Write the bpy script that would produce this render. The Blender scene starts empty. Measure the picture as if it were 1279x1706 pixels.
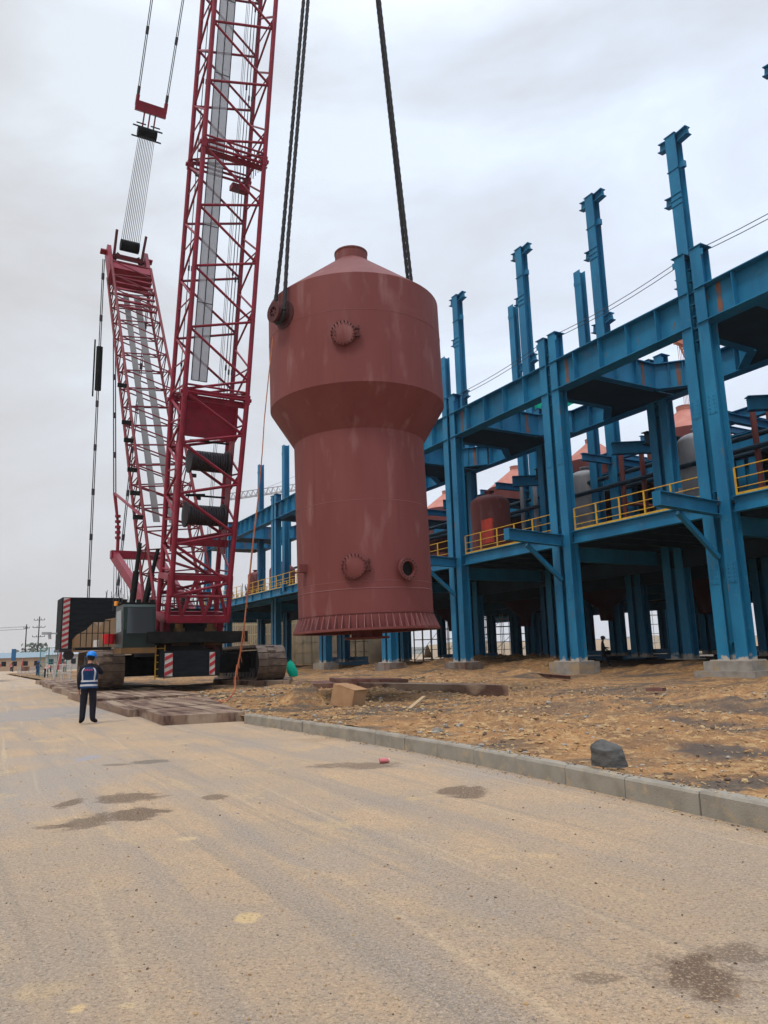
import bpy, math, random
from mathutils import Vector as V, Matrix, noise
random.seed(7)
sc = bpy.context.scene
D = bpy.data
# ------------------------------------------------------------------ camera, sky, sun
FPX, PITCH, ROLL, EYE = 1230.0, math.radians(10.8), math.radians(1.64), 1.6
cF = V((0, math.cos(PITCH), math.sin(PITCH)))
c0 = V((1, 0, 0)); c1 = V((0, -math.sin(PITCH), math.cos(PITCH)))
cR = math.cos(ROLL) * c0 - math.sin(ROLL) * c1
cU = math.sin(ROLL) * c0 + math.cos(ROLL) * c1
cam = D.cameras.new('camera'); cam.sensor_fit = 'VERTICAL'; cam.sensor_height = 36.0
cam.lens = 36.0 * FPX / 1706.0; cam.clip_start = 0.05; cam.clip_end = 3000
camo = D.objects.new('camera', cam); sc.collection.objects.link(camo)
m = Matrix.Identity(4)
for i in range(3):
    m[i][0] = cR[i]; m[i][1] = cU[i]; m[i][2] = -cF[i]
m[2][3] = EYE
camo.matrix_world = m
sc.camera = camo

SUN_EL, SUN_AZ = math.radians(57), math.radians(215)      # azimuth from +Y clockwise
w = D.worlds.new('World'); sc.world = w; w.use_nodes = True
nt = w.node_tree; nt.nodes.clear()
def nn(t, ty, **k):
    n = t.nodes.new(ty)
    for a, b in k.items(): setattr(n, a, b)
    return n
out = nn(nt, 'ShaderNodeOutputWorld'); bg = nn(nt, 'ShaderNodeBackground')
tc = nn(nt, 'ShaderNodeTexCoord'); sep = nn(nt, 'ShaderNodeSeparateXYZ')
nt.links.new(tc.outputs['Generated'], sep.inputs[0])
mp = nn(nt, 'ShaderNodeMapping'); mp.inputs['Scale'].default_value = (1.0, 1.0, 2.2)
mp.inputs['Rotation'].default_value = (0.1, 0.25, 0.5)
nt.links.new(tc.outputs['Generated'], mp.inputs[0])
no1 = nn(nt, 'ShaderNodeTexNoise'); no1.inputs['Scale'].default_value = 2.2; no1.inputs['Detail'].default_value = 7
no1.inputs['Roughness'].default_value = 0.56; no1.inputs['Distortion'].default_value = .35
nt.links.new(mp.outputs[0], no1.inputs['Vector'])
r1 = nn(nt, 'ShaderNodeValToRGB')
r1.color_ramp.elements[0].position = 0.36; r1.color_ramp.elements[0].color = (0.71, 0.715, 0.72, 1)
r1.color_ramp.elements[1].position = 0.62; r1.color_ramp.elements[1].color = (0.88, 0.94, 0.99, 1)
e = r1.color_ramp.elements.new(0.50); e.color = (0.79, 0.82, 0.855, 1)
nt.links.new(no1.outputs['Fac'], r1.inputs[0])
# warm pale air near the horizon
rh = nn(nt, 'ShaderNodeMapRange'); rh.inputs['From Min'].default_value = 0.0; rh.inputs['From Max'].default_value = 0.30
nt.links.new(sep.outputs['Z'], rh.inputs['Value'])
mh = nn(nt, 'ShaderNodeMix', data_type='RGBA'); mh.inputs['A'].default_value = (0.69, 0.675, 0.665, 1)
nt.links.new(rh.outputs[0], mh.inputs['Factor']); nt.links.new(r1.outputs[0], mh.inputs['B'])
# the right side of the sky is bluer and brighter than the left
rx = nn(nt, 'ShaderNodeMapRange'); rx.inputs['From Min'].default_value = -0.45; rx.inputs['From Max'].default_value = 0.25
nt.links.new(sep.outputs['X'], rx.inputs['Value'])
mx = nn(nt, 'ShaderNodeMix', data_type='RGBA'); mx.blend_type = 'MULTIPLY'; mx.inputs['Factor'].default_value = 1
rr = nn(nt, 'ShaderNodeMix', data_type='RGBA'); rr.inputs['A'].default_value = (0.90, 0.895, 0.905, 1); rr.inputs['B'].default_value = (0.98, 1.04, 1.15, 1)
nt.links.new(rx.outputs[0], rr.inputs['Factor']); nt.links.new(mh.outputs['Result'], mx.inputs['A']); nt.links.new(rr.outputs['Result'], mx.inputs['B'])
# overcast sky: the zenith is brighter than the horizon
rz = nn(nt, 'ShaderNodeMapRange'); rz.inputs['From Min'].default_value = 0.68; rz.inputs['From Max'].default_value = 1.0
rz.inputs['To Min'].default_value = 1.0; rz.inputs['To Max'].default_value = 3.4
nt.links.new(sep.outputs['Z'], rz.inputs['Value'])
sky = nn(nt, 'ShaderNodeTexSky', sky_type='NISHITA'); sky.sun_disc = False
sky.sun_elevation = SUN_EL; sky.sun_rotation = SUN_AZ
sks = nn(nt, 'ShaderNodeVectorMath', operation='SCALE'); sks.inputs['Scale'].default_value = 0.003
nt.links.new(sky.outputs[0], sks.inputs[0])
add = nn(nt, 'ShaderNodeVectorMath', operation='ADD')
nt.links.new(mx.outputs['Result'], add.inputs[0]); nt.links.new(sks.outputs[0], add.inputs[1])
nt.links.new(add.outputs[0], bg.inputs['Color']); nt.links.new(rz.outputs[0], bg.inputs['Strength'])
nt.links.new(bg.outputs[0], out.inputs[0])
sun = D.lights.new('sun', 'SUN'); sun.energy = 1.5; sun.angle = math.radians(10); sun.color = (1, 0.93, 0.84)
suno = D.objects.new('sun', sun); sc.collection.objects.link(suno)
sd = V((math.sin(SUN_AZ) * math.cos(SUN_EL), math.cos(SUN_AZ) * math.cos(SUN_EL), math.sin(SUN_EL)))
suno.rotation_euler = sd.to_track_quat('Z', 'Y').to_euler()
sc.view_settings.view_transform = 'Standard'; sc.view_settings.look = 'None'
sc.cycles.diffuse_bounces = 2
sc.view_settings.exposure = 0.0; sc.view_settings.gamma = 1.0

# ------------------------------------------------------------------ survey helpers
def ray(x, y): return cF + cR * ((x - 639.5) / FPX) + cU * ((853 - y) / FPX)
O = V((0, 0, EYE))
def PY(x, y, Y): d = ray(x, y); return O + d * (Y / d.y)          # point at distance Y
def PZ(x, y, z): d = ray(x, y); return O + d * ((z - EYE) / d.z)  # point at height z
def PN(x, y, q): d = ray(x, y); return O + d * (q / (d.x * .868 + d.y * .496))
def S(a, p, z=0): return V((-.496 * a + .868 * p, .868 * a + .496 * p, z))   # along / across the site
def AP(v): return (-.496 * v.x + .868 * v.y, .868 * v.x + .496 * v.y)
UU, NN, ZZ = V((-.496, .868, 0)), V((.868, .496, 0)), V((0, 0, 1))
fx = noise.noise

# ------------------------------------------------------------------ mesh builder
class MB:
    def __init__(s): s.v = []; s.f = []; s.m = []; s.cur = 0
    def add(s, vs, fs):
        o = len(s.v); s.v += [tuple(q) for q in vs]
        for f in fs: s.f.append([o + i for i in f]); s.m.append(s.cur)
        return s
    def box(s, c, sz, ax=(V((1, 0, 0)), V((0, 1, 0)), V((0, 0, 1)))):
        c = V(c); X, Y, Z = [V(a) * (d / 2) for a, d in zip(ax, sz)]
        vs = [c + X * i + Y * j + Z * k for k in (-1, 1) for j in (-1, 1) for i in (-1, 1)]
        return s.add(vs, [(0, 2, 3, 1), (4, 5, 7, 6), (0, 1, 5, 4), (2, 6, 7, 3), (0, 4, 6, 2), (1, 3, 7, 5)])
    def frame(s, a, b, up=ZZ):
        a, b = V(a), V(b); d = (b - a); L = d.length; d.normalize()
        sd = d.cross(V(up))
        if sd.length < 1e-4: sd = d.cross(V((1, 0, 0)))
        sd.normalize(); u = sd.cross(d).normalized()
        return a, b, d, L, sd, u
    def bar(s, a, b, w_, h, up=ZZ, off=(0, 0)):
        a, b, d, L, sd, u = s.frame(a, b, up)
        c = (a + b) / 2 + sd * off[0] + u * off[1]
        return s.box(c, (w_, L, h), (sd, d, u))
    def ib(s, a, b, w_, h, tf=.04, tw=.03, up=ZZ):
        s.bar(a, b, w_, tf, up, (0, h / 2 - tf / 2)); s.bar(a, b, w_, tf, up, (0, -h / 2 + tf / 2))
        return s.bar(a, b, tw, h - 2 * tf, up)
    def tube(s, a, b, r, n=8, r2=None):
        a, b, d, L, sd, u = s.frame(a, b); r2 = r if r2 is None else r2
        A = [a + (sd * math.cos(t) + u * math.sin(t)) * r for t in [2 * math.pi * i / n for i in range(n)]]
        B = [b + (sd * math.cos(t) + u * math.sin(t)) * r2 for t in [2 * math.pi * i / n for i in range(n)]]
        return s.add(A + B, [(i, (i + 1) % n, n + (i + 1) % n, n + i) for i in range(n)] + [tuple(range(n - 1, -1, -1)), tuple(range(n, 2 * n))])
    def path(s, pts, r, n=6):
        for a, b in zip(pts[:-1], pts[1:]): s.tube(a, b, r, n)
        return s
    def lathe(s, prof, n=48, M=None, cap=True):
        M = M or Matrix.Identity(4); vs = []; fs = []
        for r, z in prof:
            for i in range(n):
                t = 2 * math.pi * i / n; vs.append(M @ V((r * math.cos(t), r * math.sin(t), z)))
        for k in range(len(prof) - 1):
            for i in range(n):
                j = (i + 1) % n; fs.append((k * n + i, k * n + j, (k + 1) * n + j, (k + 1) * n + i))
        if cap:
            fs.append(tuple(range(n - 1, -1, -1))); fs.append(tuple((len(prof) - 1) * n + i for i in range(n)))
        return s.add(vs, fs)
    def prism(s, poly, ext):
        n = len(poly); ext = V(ext); p = [V(q) for q in poly]
        return s.add(p + [q + ext for q in p], [tuple(range(n - 1, -1, -1)), tuple(range(n, 2 * n))] + [(i, (i + 1) % n, n + (i + 1) % n, n + i) for i in range(n)])
    def build(s, name, mats, parent=None, smooth=None, **tags):
        if not s.v: return None
        o0 = ORG.get(parent.name, V((0, 0, 0))) if parent else V((0, 0, 0))
        me = D.meshes.new(name)
        me.from_pydata([(x - o0.x, y - o0.y, z - o0.z) for x, y, z in s.v], [], s.f)
        mats = mats if isinstance(mats, (list, tuple)) else [mats]
        for q in mats: me.materials.append(q)
        if len(mats) > 1: me.polygons.foreach_set('material_index', s.m)
        if smooth:
            me.polygons.foreach_set('use_smooth', [True] * len(me.polygons)); me.set_sharp_from_angle(angle=math.radians(smooth))
        me.update()
        o = D.objects.new(name, me); sc.collection.objects.link(o)
        if parent: o.parent = parent; ORG[o.name] = o0
        tag(o, **tags); return o
ORG = {}
def tag(o, label=None, cat=None, group=None, kind=None):
    if label: o['label'] = label
    if cat: o['category'] = cat
    if group: o['group'] = group
    if kind: o['kind'] = kind
    return o
def thing(name, loc, label, cat, group=None):
    o = D.objects.new(name, None); sc.collection.objects.link(o); o.location = V(loc); o.empty_display_size = .3
    ORG[o.name] = V(loc); return tag(o, label, cat, group)
def dup(root, loc, label, rz=None):
    r = root.copy(); sc.collection.objects.link(r); r.location = V(loc); r['label'] = label
    if rz is not None: r.rotation_euler[2] = rz
    for ch in list(root.children):
        c = ch.copy(); sc.collection.objects.link(c); c.parent = r
        for g in ch.children:
            d = g.copy(); sc.collection.objects.link(d); d.parent = c
    return r

# ------------------------------------------------------------------ materials
def mat(name, c, rough=.6, metal=0, c2=None, scale=1.5, stretch=(1, 1, 1), bump=0, bscale=20, c3=None, s3=9, lo=.4, hi=.65, lo3=.6, hi3=.7, rot=0, detail=6, tex=False):
    m = D.materials.new(name); m.use_nodes = True; t = m.node_tree; b = t.nodes['Principled BSDF']
    b.inputs['Roughness'].default_value = rough; b.inputs['Metallic'].default_value = metal
    b.inputs['Base Color'].default_value = (*c, 1); b.inputs['Specular IOR Level'].default_value = .5 if rough < .3 else .22
    if c2 or bump:
        g = nn(t, 'ShaderNodeNewGeometry'); mp = nn(t, 'ShaderNodeMapping'); mp.inputs['Scale'].default_value = stretch
        mp.inputs['Rotation'].default_value = (0, 0, rot)
        if tex: mp.vector_type = 'TEXTURE'
        t.links.new(g.outputs['Position'], mp.inputs[0])
    if c2:
        n1 = nn(t, 'ShaderNodeTexNoise'); n1.inputs['Scale'].default_value = scale; n1.inputs['Detail'].default_value = detail
        t.links.new(mp.outputs[0], n1.inputs['Vector'])
        mr = nn(t, 'ShaderNodeMapRange'); mr.inputs['From Min'].default_value = lo; mr.inputs['From Max'].default_value = hi
        t.links.new(n1.outputs['Fac'], mr.inputs['Value'])
        mx = nn(t, 'ShaderNodeMix', data_type='RGBA'); mx.inputs['A'].default_value = (*c, 1); mx.inputs['B'].default_value = (*c2, 1)
        t.links.new(mr.outputs[0], mx.inputs['Factor']); res = mx.outputs['Result']
        if c3:
            n3 = nn(t, 'ShaderNodeTexNoise'); n3.inputs['Scale'].default_value = s3; n3.inputs['Detail'].default_value = 5
            t.links.new(mp.outputs[0], n3.inputs['Vector'])
            m3 = nn(t, 'ShaderNodeMapRange'); m3.inputs['From Min'].default_value = lo3; m3.inputs['From Max'].default_value = hi3
            t.links.new(n3.outputs['Fac'], m3.inputs['Value'])
            mx3 = nn(t, 'ShaderNodeMix', data_type='RGBA'); mx3.inputs['B'].default_value = (*c3, 1)
            t.links.new(m3.outputs[0], mx3.inputs['Factor']); t.links.new(res, mx3.inputs['A']); res = mx3.outputs['Result']
        t.links.new(res, b.inputs['Base Color'])
    if bump:
        nb = nn(t, 'ShaderNodeTexNoise'); nb.inputs['Scale'].default_value = bscale; nb.inputs['Detail'].default_value = 6
        t.links.new(mp.outputs[0], nb.inputs['Vector'])
        bp = nn(t, 'ShaderNodeBump'); bp.inputs['Strength'].default_value = bump; bp.inputs['Distance'].default_value = .03
        t.links.new(nb.outputs['Fac'], bp.inputs['Height']); t.links.new(bp.outputs[0], b.inputs['Normal'])
    return m
BLUE = mat('blue_paint', (.010, .132, .262), .5, 0, (.016, .185, .345), .8, (1, 1, .35), .05, 6, (.13, .10, .085), 3.0, lo3=.66, hi3=.74)
BLUED = mat('blue_inner_shaded', (.010, .026, .042), .7, 0, (.014, .036, .056), .8, (1, 1, .35))  # much darker copy of the blue: interior shade put into the colour
PRIMER = mat('orange_primer', (.22, .095, .055), .8, 0, (.10, .10, .12), 3)
REDOX = mat('red_oxide', (.150, .040, .036), .66, 0, (.170, .050, .046), .55, (1.6, 1.6, .45), .04, 3, (.225, .10, .093), 1.3, lo3=.57, hi3=.75)
def wear(m, layers):
    t = m.node_tree; b = t.nodes['Principled BSDF']; L = t.links.new; src = b.inputs['Base Color'].links[0].from_socket
    g = nn(t, 'ShaderNodeNewGeometry')
    def layer(src, sc_, st, lo, hi, mx_, col, seed):
        mp = nn(t, 'ShaderNodeMapping'); mp.inputs['Scale'].default_value = st; mp.inputs['Location'].default_value = (seed, seed, seed); L(g.outputs['Position'], mp.inputs[0])
        n = nn(t, 'ShaderNodeTexNoise'); n.inputs['Scale'].default_value = sc_; n.inputs['Detail'].default_value = 7; n.inputs['Roughness'].default_value = .65; L(mp.outputs[0], n.inputs['Vector'])
        q = nn(t, 'ShaderNodeMapRange'); q.inputs['From Min'].default_value = lo; q.inputs['From Max'].default_value = hi; q.inputs['To Max'].default_value = mx_; L(n.outputs['Fac'], q.inputs['Value'])
        x = nn(t, 'ShaderNodeMix', data_type='RGBA'); x.inputs['B'].default_value = (*col, 1); L(q.outputs[0], x.inputs['Factor']); L(src, x.inputs['A']); return x.outputs['Result']
    for la in layers: src = layer(src, *la)
    L(src, b.inputs['Base Color'])
wear(REDOX, [(3.0, (1, 1, .06), .62, .80, .14, (.22, .10, .09), 3), (5.0, (1, 1, .05), .58, .72, .38, (.085, .022, .022), 9), (.9, (1, 1, 2.2), .60, .72, .12, (.21, .095, .09), 21), (14.0, (1, 1, 1), .68, .72, .7, (.07, .03, .03), 5)])
wear(BLUE, [(2.2, (1, 1, 1), .60, .66, .35, (.055, .21, .32), 2), (9, (1, 1, .5), .64, .68, .75, (.09, .06, .045), 7), (4, (1, 1, .12), .60, .72, .5, (.006, .07, .13), 13), (26, (1, 1, 1), .66, .70, .6, (.16, .17, .16), 17)])
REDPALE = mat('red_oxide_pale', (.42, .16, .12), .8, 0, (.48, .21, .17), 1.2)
REDDK = mat('red_oxide_bolts_shaded_dish', (.07, .022, .022), .7)
WELD = mat('weld_seam', (.24, .10, .10), .55)
CRED = mat('crane_red', (.235, .017, .036), .42, 0, (.17, .015, .027), 2, c3=(.10, .03, .025), s3=6, lo3=.62, hi3=.72)
MASTR = mat('mast_red', (.19, .018, .030), .5, 0, (.12, .018, .022), 3, c3=(.08, .03, .025), s3=6, lo3=.58, hi3=.7)
GREYD = mat('grey_mesh_dull', (.20, .195, .195), .7)
CREDD = mat('crane_red_dull', (.13, .022, .028), .55, 0, (.07, .02, .02), 4)
CBLK = mat('crane_black', (.006, .0065, .0075), .7, 0, (.016, .014, .012), 3)
CBLK2 = mat('ballast_black', (.007, .009, .012), .75, 0, (.013, .016, .019), 2, (1, 1, 8))
for q in (CBLK, CBLK2): q.node_tree.nodes['Principled BSDF'].inputs['Specular IOR Level'].default_value = .1
TAN = mat('crane_tan', (.16, .085, .032), .55, 0, (.12, .07, .03), 2)
CABG = mat('cab_green', (.015, .027, .024), .4)
GLASS = mat('cab_glass', (.035, .045, .05), .08); GLASS.node_tree.nodes['Principled BSDF'].inputs['Metallic'].default_value = .12
GREY = mat('grey_mesh', (.42, .43, .46), .6)
def perforate(m, f):
    t = m.node_tree; b = t.nodes['Principled BSDF']; b.inputs['Alpha'].default_value = f
perforate(GREY, .62)      # expanded metal, partly see-through
STEEL = mat('dark_steel', (.045, .04, .045), .5, .3)
ROPE = mat('sling_grey', (.035, .035, .04), .85, bump=.5, bscale=60)
TRACK = mat('track_shoe', (.11, .078, .062), .6, .1, (.19, .135, .095), 3, bump=.4, bscale=25, c3=(.22, .16, .11), s3=7)
WHITE = mat('white_paint', (.52, .50, .48), .5, 0, (.38, .35, .32), 4)
SIGRED = mat('signal_red', (.40, .03, .04), .5, 0, (.26, .04, .04), 5)
YEL = mat('rail_yellow', (.62, .36, .03), .5, 0, (.5, .27, .03), 6)
CONC = mat('concrete', (.30, .28, .25), .85, 0, (.22, .20, .175), 2.5, (1, 1, 1), .3, 25, (.36, .27, .17), 1.1, lo3=.5, hi3=.66)
CONCR = mat('concrete_raw', (.22, .19, .17), .9, 0, (.15, .09, .06), 2.5, (1, 1, .3), .6, 18)
KERB = mat('kerb_concrete', (.27, .245, .205), .85, 0, (.215, .19, .155), 4, (1, 1, 1), .25, 60, (.34, .27, .18), 6.0, lo3=.55, hi3=.7)
TGREY = mat('tank_grey', (.25, .25, .26), .5, 0, (.20, .20, .21), 1.5, (1, 1, .4))
WOOD = mat('mat_timber', (.20, .13, .092), .85, 0, (.085, .048, .038), 1.6, (.35, 3.2, 1), .7, 16, (.29, .215, .155), 1.1, lo=.44, hi=.60, lo3=.48, hi3=.60, rot=0.52, tex=True)
RUSTY = mat('rusty_plate', (.11, .045, .038), .8, 0, (.17, .10, .07), 2, (1, 1, 1), .5, 12)
SCAFF = mat('scaffold_tube', (.50, .40, .20), .6, 0, (.36, .33, .28), .4)
PALE = mat('pale_wall', (.5, .5, .5), .8); PALEB = mat('pale_blue', (.14, .34, .55), .7)
ORANGE = mat('orange_cloth', (.8, .10, .04), .8)
NETG = mat('green_net', (.0, .33, .22), .8, bump=.4, bscale=30)

def splash(m, z0=.85, z1=1.35, col=(.42, .38, .33)):
    """cement splashed over the feet of the columns, ragged upper edge"""
    t = m.node_tree; b = t.nodes['Principled BSDF']; L = t.links.new; src = b.inputs['Base Color'].links[0].from_socket
    g = nn(t, 'ShaderNodeNewGeometry'); sp = nn(t, 'ShaderNodeSeparateXYZ'); L(g.outputs['Position'], sp.inputs[0])
    n = nn(t, 'ShaderNodeTexNoise'); n.inputs['Scale'].default_value = 3.5; n.inputs['Detail'].default_value = 6; L(g.outputs['Position'], n.inputs['Vector'])
    a = nn(t, 'ShaderNodeMapRange'); a.inputs['From Min'].default_value = z0; a.inputs['From Max'].default_value = z1; a.inputs['To Min'].default_value = .62; a.inputs['To Max'].default_value = 0; L(sp.outputs['Z'], a.inputs['Value'])
    s_ = nn(t, 'ShaderNodeMath', operation='ADD'); L(a.outputs[0], s_.inputs[0]); L(n.outputs['Fac'], s_.inputs[1])
    r = nn(t, 'ShaderNodeMapRange'); r.inputs['From Min'].default_value = .85; r.inputs['From Max'].default_value = 1.0; L(s_.outputs[0], r.inputs['Value'])
    x = nn(t, 'ShaderNodeMix', data_type='RGBA'); x.inputs['B'].default_value = (*col, 1); L(r.outputs[0], x.inputs['Factor']); L(src, x.inputs['A']); L(x.outputs['Result'], b.inputs['Base Color'])
splash(BLUE)
# ------------------------------------------------------------------ ground
def ground_mat():
    m = D.materials.new('road_dust'); m.use_nodes = True; t = m.node_tree; b = t.nodes['Principled BSDF']
    b.inputs['Roughness'].default_value = .85
    L = t.links.new
    g = nn(t, 'ShaderNodeNewGeometry')
    def nz(scale, detail=6, stretch=(1, 1, 1), rough=.6, rot=0):
        mp = nn(t, 'ShaderNodeMapping'); mp.vector_type = 'TEXTURE'
        mp.inputs['Rotation'].default_value = (0, 0, rot); mp.inputs['Scale'].default_value = stretch
        L(g.outputs['Position'], mp.inputs[0])
        n = nn(t, 'ShaderNodeTexNoise'); n.inputs['Scale'].default_value = scale; n.inputs['Detail'].default_value = detail; n.inputs['Roughness'].default_value = rough
        L(mp.outputs[0], n.inputs['Vector']); return n.outputs['Fac']
    def rng(v, a, b_, c=0, d=1):
        r = nn(t, 'ShaderNodeMapRange'); r.interpolation_type = 'SMOOTHSTEP'
        for k, x in zip(('From Min', 'From Max', 'To Min', 'To Max'), (a, b_, c, d)): r.inputs[k].default_value = x
        L(v, r.inputs['Value']); return r.outputs[0]
    def mix(f, A, B, mode='MIX'):
        x = nn(t, 'ShaderNodeMix', data_type='RGBA'); x.blend_type = mode
        if hasattr(f, 'links'): L(f, x.inputs['Factor'])
        else: x.inputs['Factor'].default_value = f
        for k, q in (('A', A), ('B', B)):
            if hasattr(q, 'links'): L(q, x.inputs[k])
            else: x.inputs[k].default_value = (*q, 1)
        return x.outputs['Result']
    ang = math.atan2(.868, -.496)
    col = mix(rng(nz(.55, 6), .40, .60), (.45, .295, .165), (.34, .25, .17))
    # tyre lanes, long in the driving direction
    col = mix(rng(nz(1.0, 4, (9, .55, 1), rot=ang), .46, .66, 0, .8), col, (.235, .205, .18))
    col = mix(rng(nz(1.0, 3, (16, .16, 1), rot=ang + .03), .56, .66, 0, .55), col, (.20, .165, .13))
    col = mix(rng(nz(1.3, 3, (14, .22, 1), rot=ang - .05), .58, .70, 0, .6), col, (.58, .42, .25))
    col = mix(rng(nz(.28, 5), .50, .66, 0, .5), col, (.29, .265, .25))
    col = mix(rng(nz(2.2, 5, (5, .8, 1), rot=ang + .12), .56, .72, 0, .7), col, (.52, .35, .175))
    col = mix(rng(nz(.9, 6), .60, .68, 0, .6), col, (.56, .38, .17))
    col = mix(rng(nz(11, 6), .35, .75, 0, .55), col, (.25, .185, .125))
    col = mix(rng(nz(75, 3, rough=.8), .50, .66, 0, .7), col, (.60, .48, .35))
    col = mix(rng(nz(52, 4, rough=.85), .53, .66, 0, .85), col, (.16, .12, .09))
    col = mix(rng(nz(22, 5, rough=.8), .50, .68, 0, .5), col, (.22, .17, .12))
    # stains with a shape of their own
    wob = nz(1.8, 5); wob2 = nz(7, 4)
    wet = None
    for (x, y, hx, hy, c, st) in STAINS:
        ctr = PZ(x, y, 0); rx_ = abs(PZ(x + hx, y, 0).x - ctr.x); ry = abs(PZ(x, y - hy, 0).y - PZ(x, y + hy, 0).y) / 2
        mp = nn(t, 'ShaderNodeMapping'); mp.vector_type = 'TEXTURE'; mp.inputs['Location'].default_value = (ctr.x, ctr.y, 0)
        mp.inputs['Scale'].default_value = (rx_, ry, 1); L(g.outputs['Position'], mp.inputs[0])
        ln = nn(t, 'ShaderNodeVectorMath', operation='LENGTH'); L(mp.outputs[0], ln.inputs[0])
        a1 = nn(t, 'ShaderNodeMath', operation='MULTIPLY_ADD'); a1.inputs[1].default_value = 2.2; L(wob, a1.inputs[0]); L(ln.outputs['Value'], a1.inputs[2])
        a2 = nn(t, 'ShaderNodeMath', operation='MULTIPLY_ADD'); a2.inputs[1].default_value = 1.3; L(wob2, a2.inputs[0]); L(a1.outputs[0], a2.inputs[2])
        f = rng(a2.outputs[0], 2.42, 2.95, st, 0)
        col = mix(f, col, c)
    col = mix(rng(nz(48, 3, rough=.75), .51, .62, 0, .5), col, (.56, .42, .28))
    col = mix(rng(nz(38, 4, rough=.8), .53, .62, 0, .75), col, (.14, .10, .068))
    L(col, b.inputs['Base Color'])
    h1 = nz(30, 6, rough=.75); h2 = nz(2.5, 5)
    ad = nn(t, 'ShaderNodeMath', operation='MULTIPLY_ADD'); ad.inputs[1].default_value = 1.5; L(h2, ad.inputs[0]); L(h1, ad.inputs[2])
    bp = nn(t, 'ShaderNodeBump'); bp.inputs['Strength'].default_value = .8; bp.inputs['Distance'].default_value = .025
    L(ad.outputs[0], bp.inputs['Height']); L(bp.outputs[0], b.inputs['Normal'])
    return m
DK = (.075, .042, .022)
STAINS = [(330, 1590, 420, 150, (.30, .235, .175), .35), (1000, 1500, 330, 80, (.30, .225, .155), .35), (90, 1300, 110, 40, (.29, .26, .23), .45), (215, 1328, 46, 9, DK, .8), (220, 1355, 52, 12, DK, .85), (145, 1369, 42, 12, (.11, .07, .04), .85), (85, 1378, 34, 4, DK, .6), (117, 1338, 18, 7, DK, .8),
          (250, 1269, 30, 3.5, (.10, .085, .07), .8), (195, 1274, 20, 2, DK, .6), (770, 1319, 46, 10, DK, .8), (600, 1275, 75, 5, DK, .65), (358, 1328, 20, 4, DK, .7),
          (1165, 1625, 80, 42, (.10, .056, .03), .9), (1240, 1590, 60, 24, DK, .6), (1000, 1630, 40, 8, DK, .5), (50, 1190, 95, 12, (.235, .225, .225), .75), (190, 1182, 60, 12, (.20, .195, .19), .6),
          (305, 1398, 22, 5, (.58, .42, .22), .6), (210, 1676, 16, 6, (.58, .42, .22), .6), (410, 1530, 22, 8, (.60, .42, .19), .7), (130, 1680, 14, 8, (.62, .43, .2), .7),
          (860, 1258, 90, 7, (.50, .27, .11), .75), (1080, 1310, 90, 12, (.48, .26, .11), .75), (540, 1232, 60, 3, (.3, .2, .12), .6), (140, 1265, 14, 6, (.25, .27, .33), .6)]
ROAD = ground_mat()
rd = MB()
def sheet(mb, x0, x1, y0, y1, z, nx, ny, fn=None):
    o = len(mb.v)
    for j in range(ny + 1):
        for i in range(nx + 1):
            x = x0 + (x1 - x0) * i / nx; y = y0 + (y1 - y0) * j / ny
            mb.v.append((x, y, z if fn is None else fn(x, y)))
    for j in range(ny):
        for i in range(nx):
            a = o + j * (nx + 1) + i; mb.f.append([a, a + 1, a + nx + 2, a + nx + 1]); mb.m.append(0)
sheet(rd, -160, 45, -12, 260, 0, 4, 4)
rd.build('road', ROAD, kind='structure')
FAR = mat('far_soil', (.33, .24, .16), .9, 0, (.26, .21, .15), .05)
fg = MB(); sheet(fg, -900, 900, -60, 1200, -.03, 6, 6); fg.build('ground', FAR, kind='structure')

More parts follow.
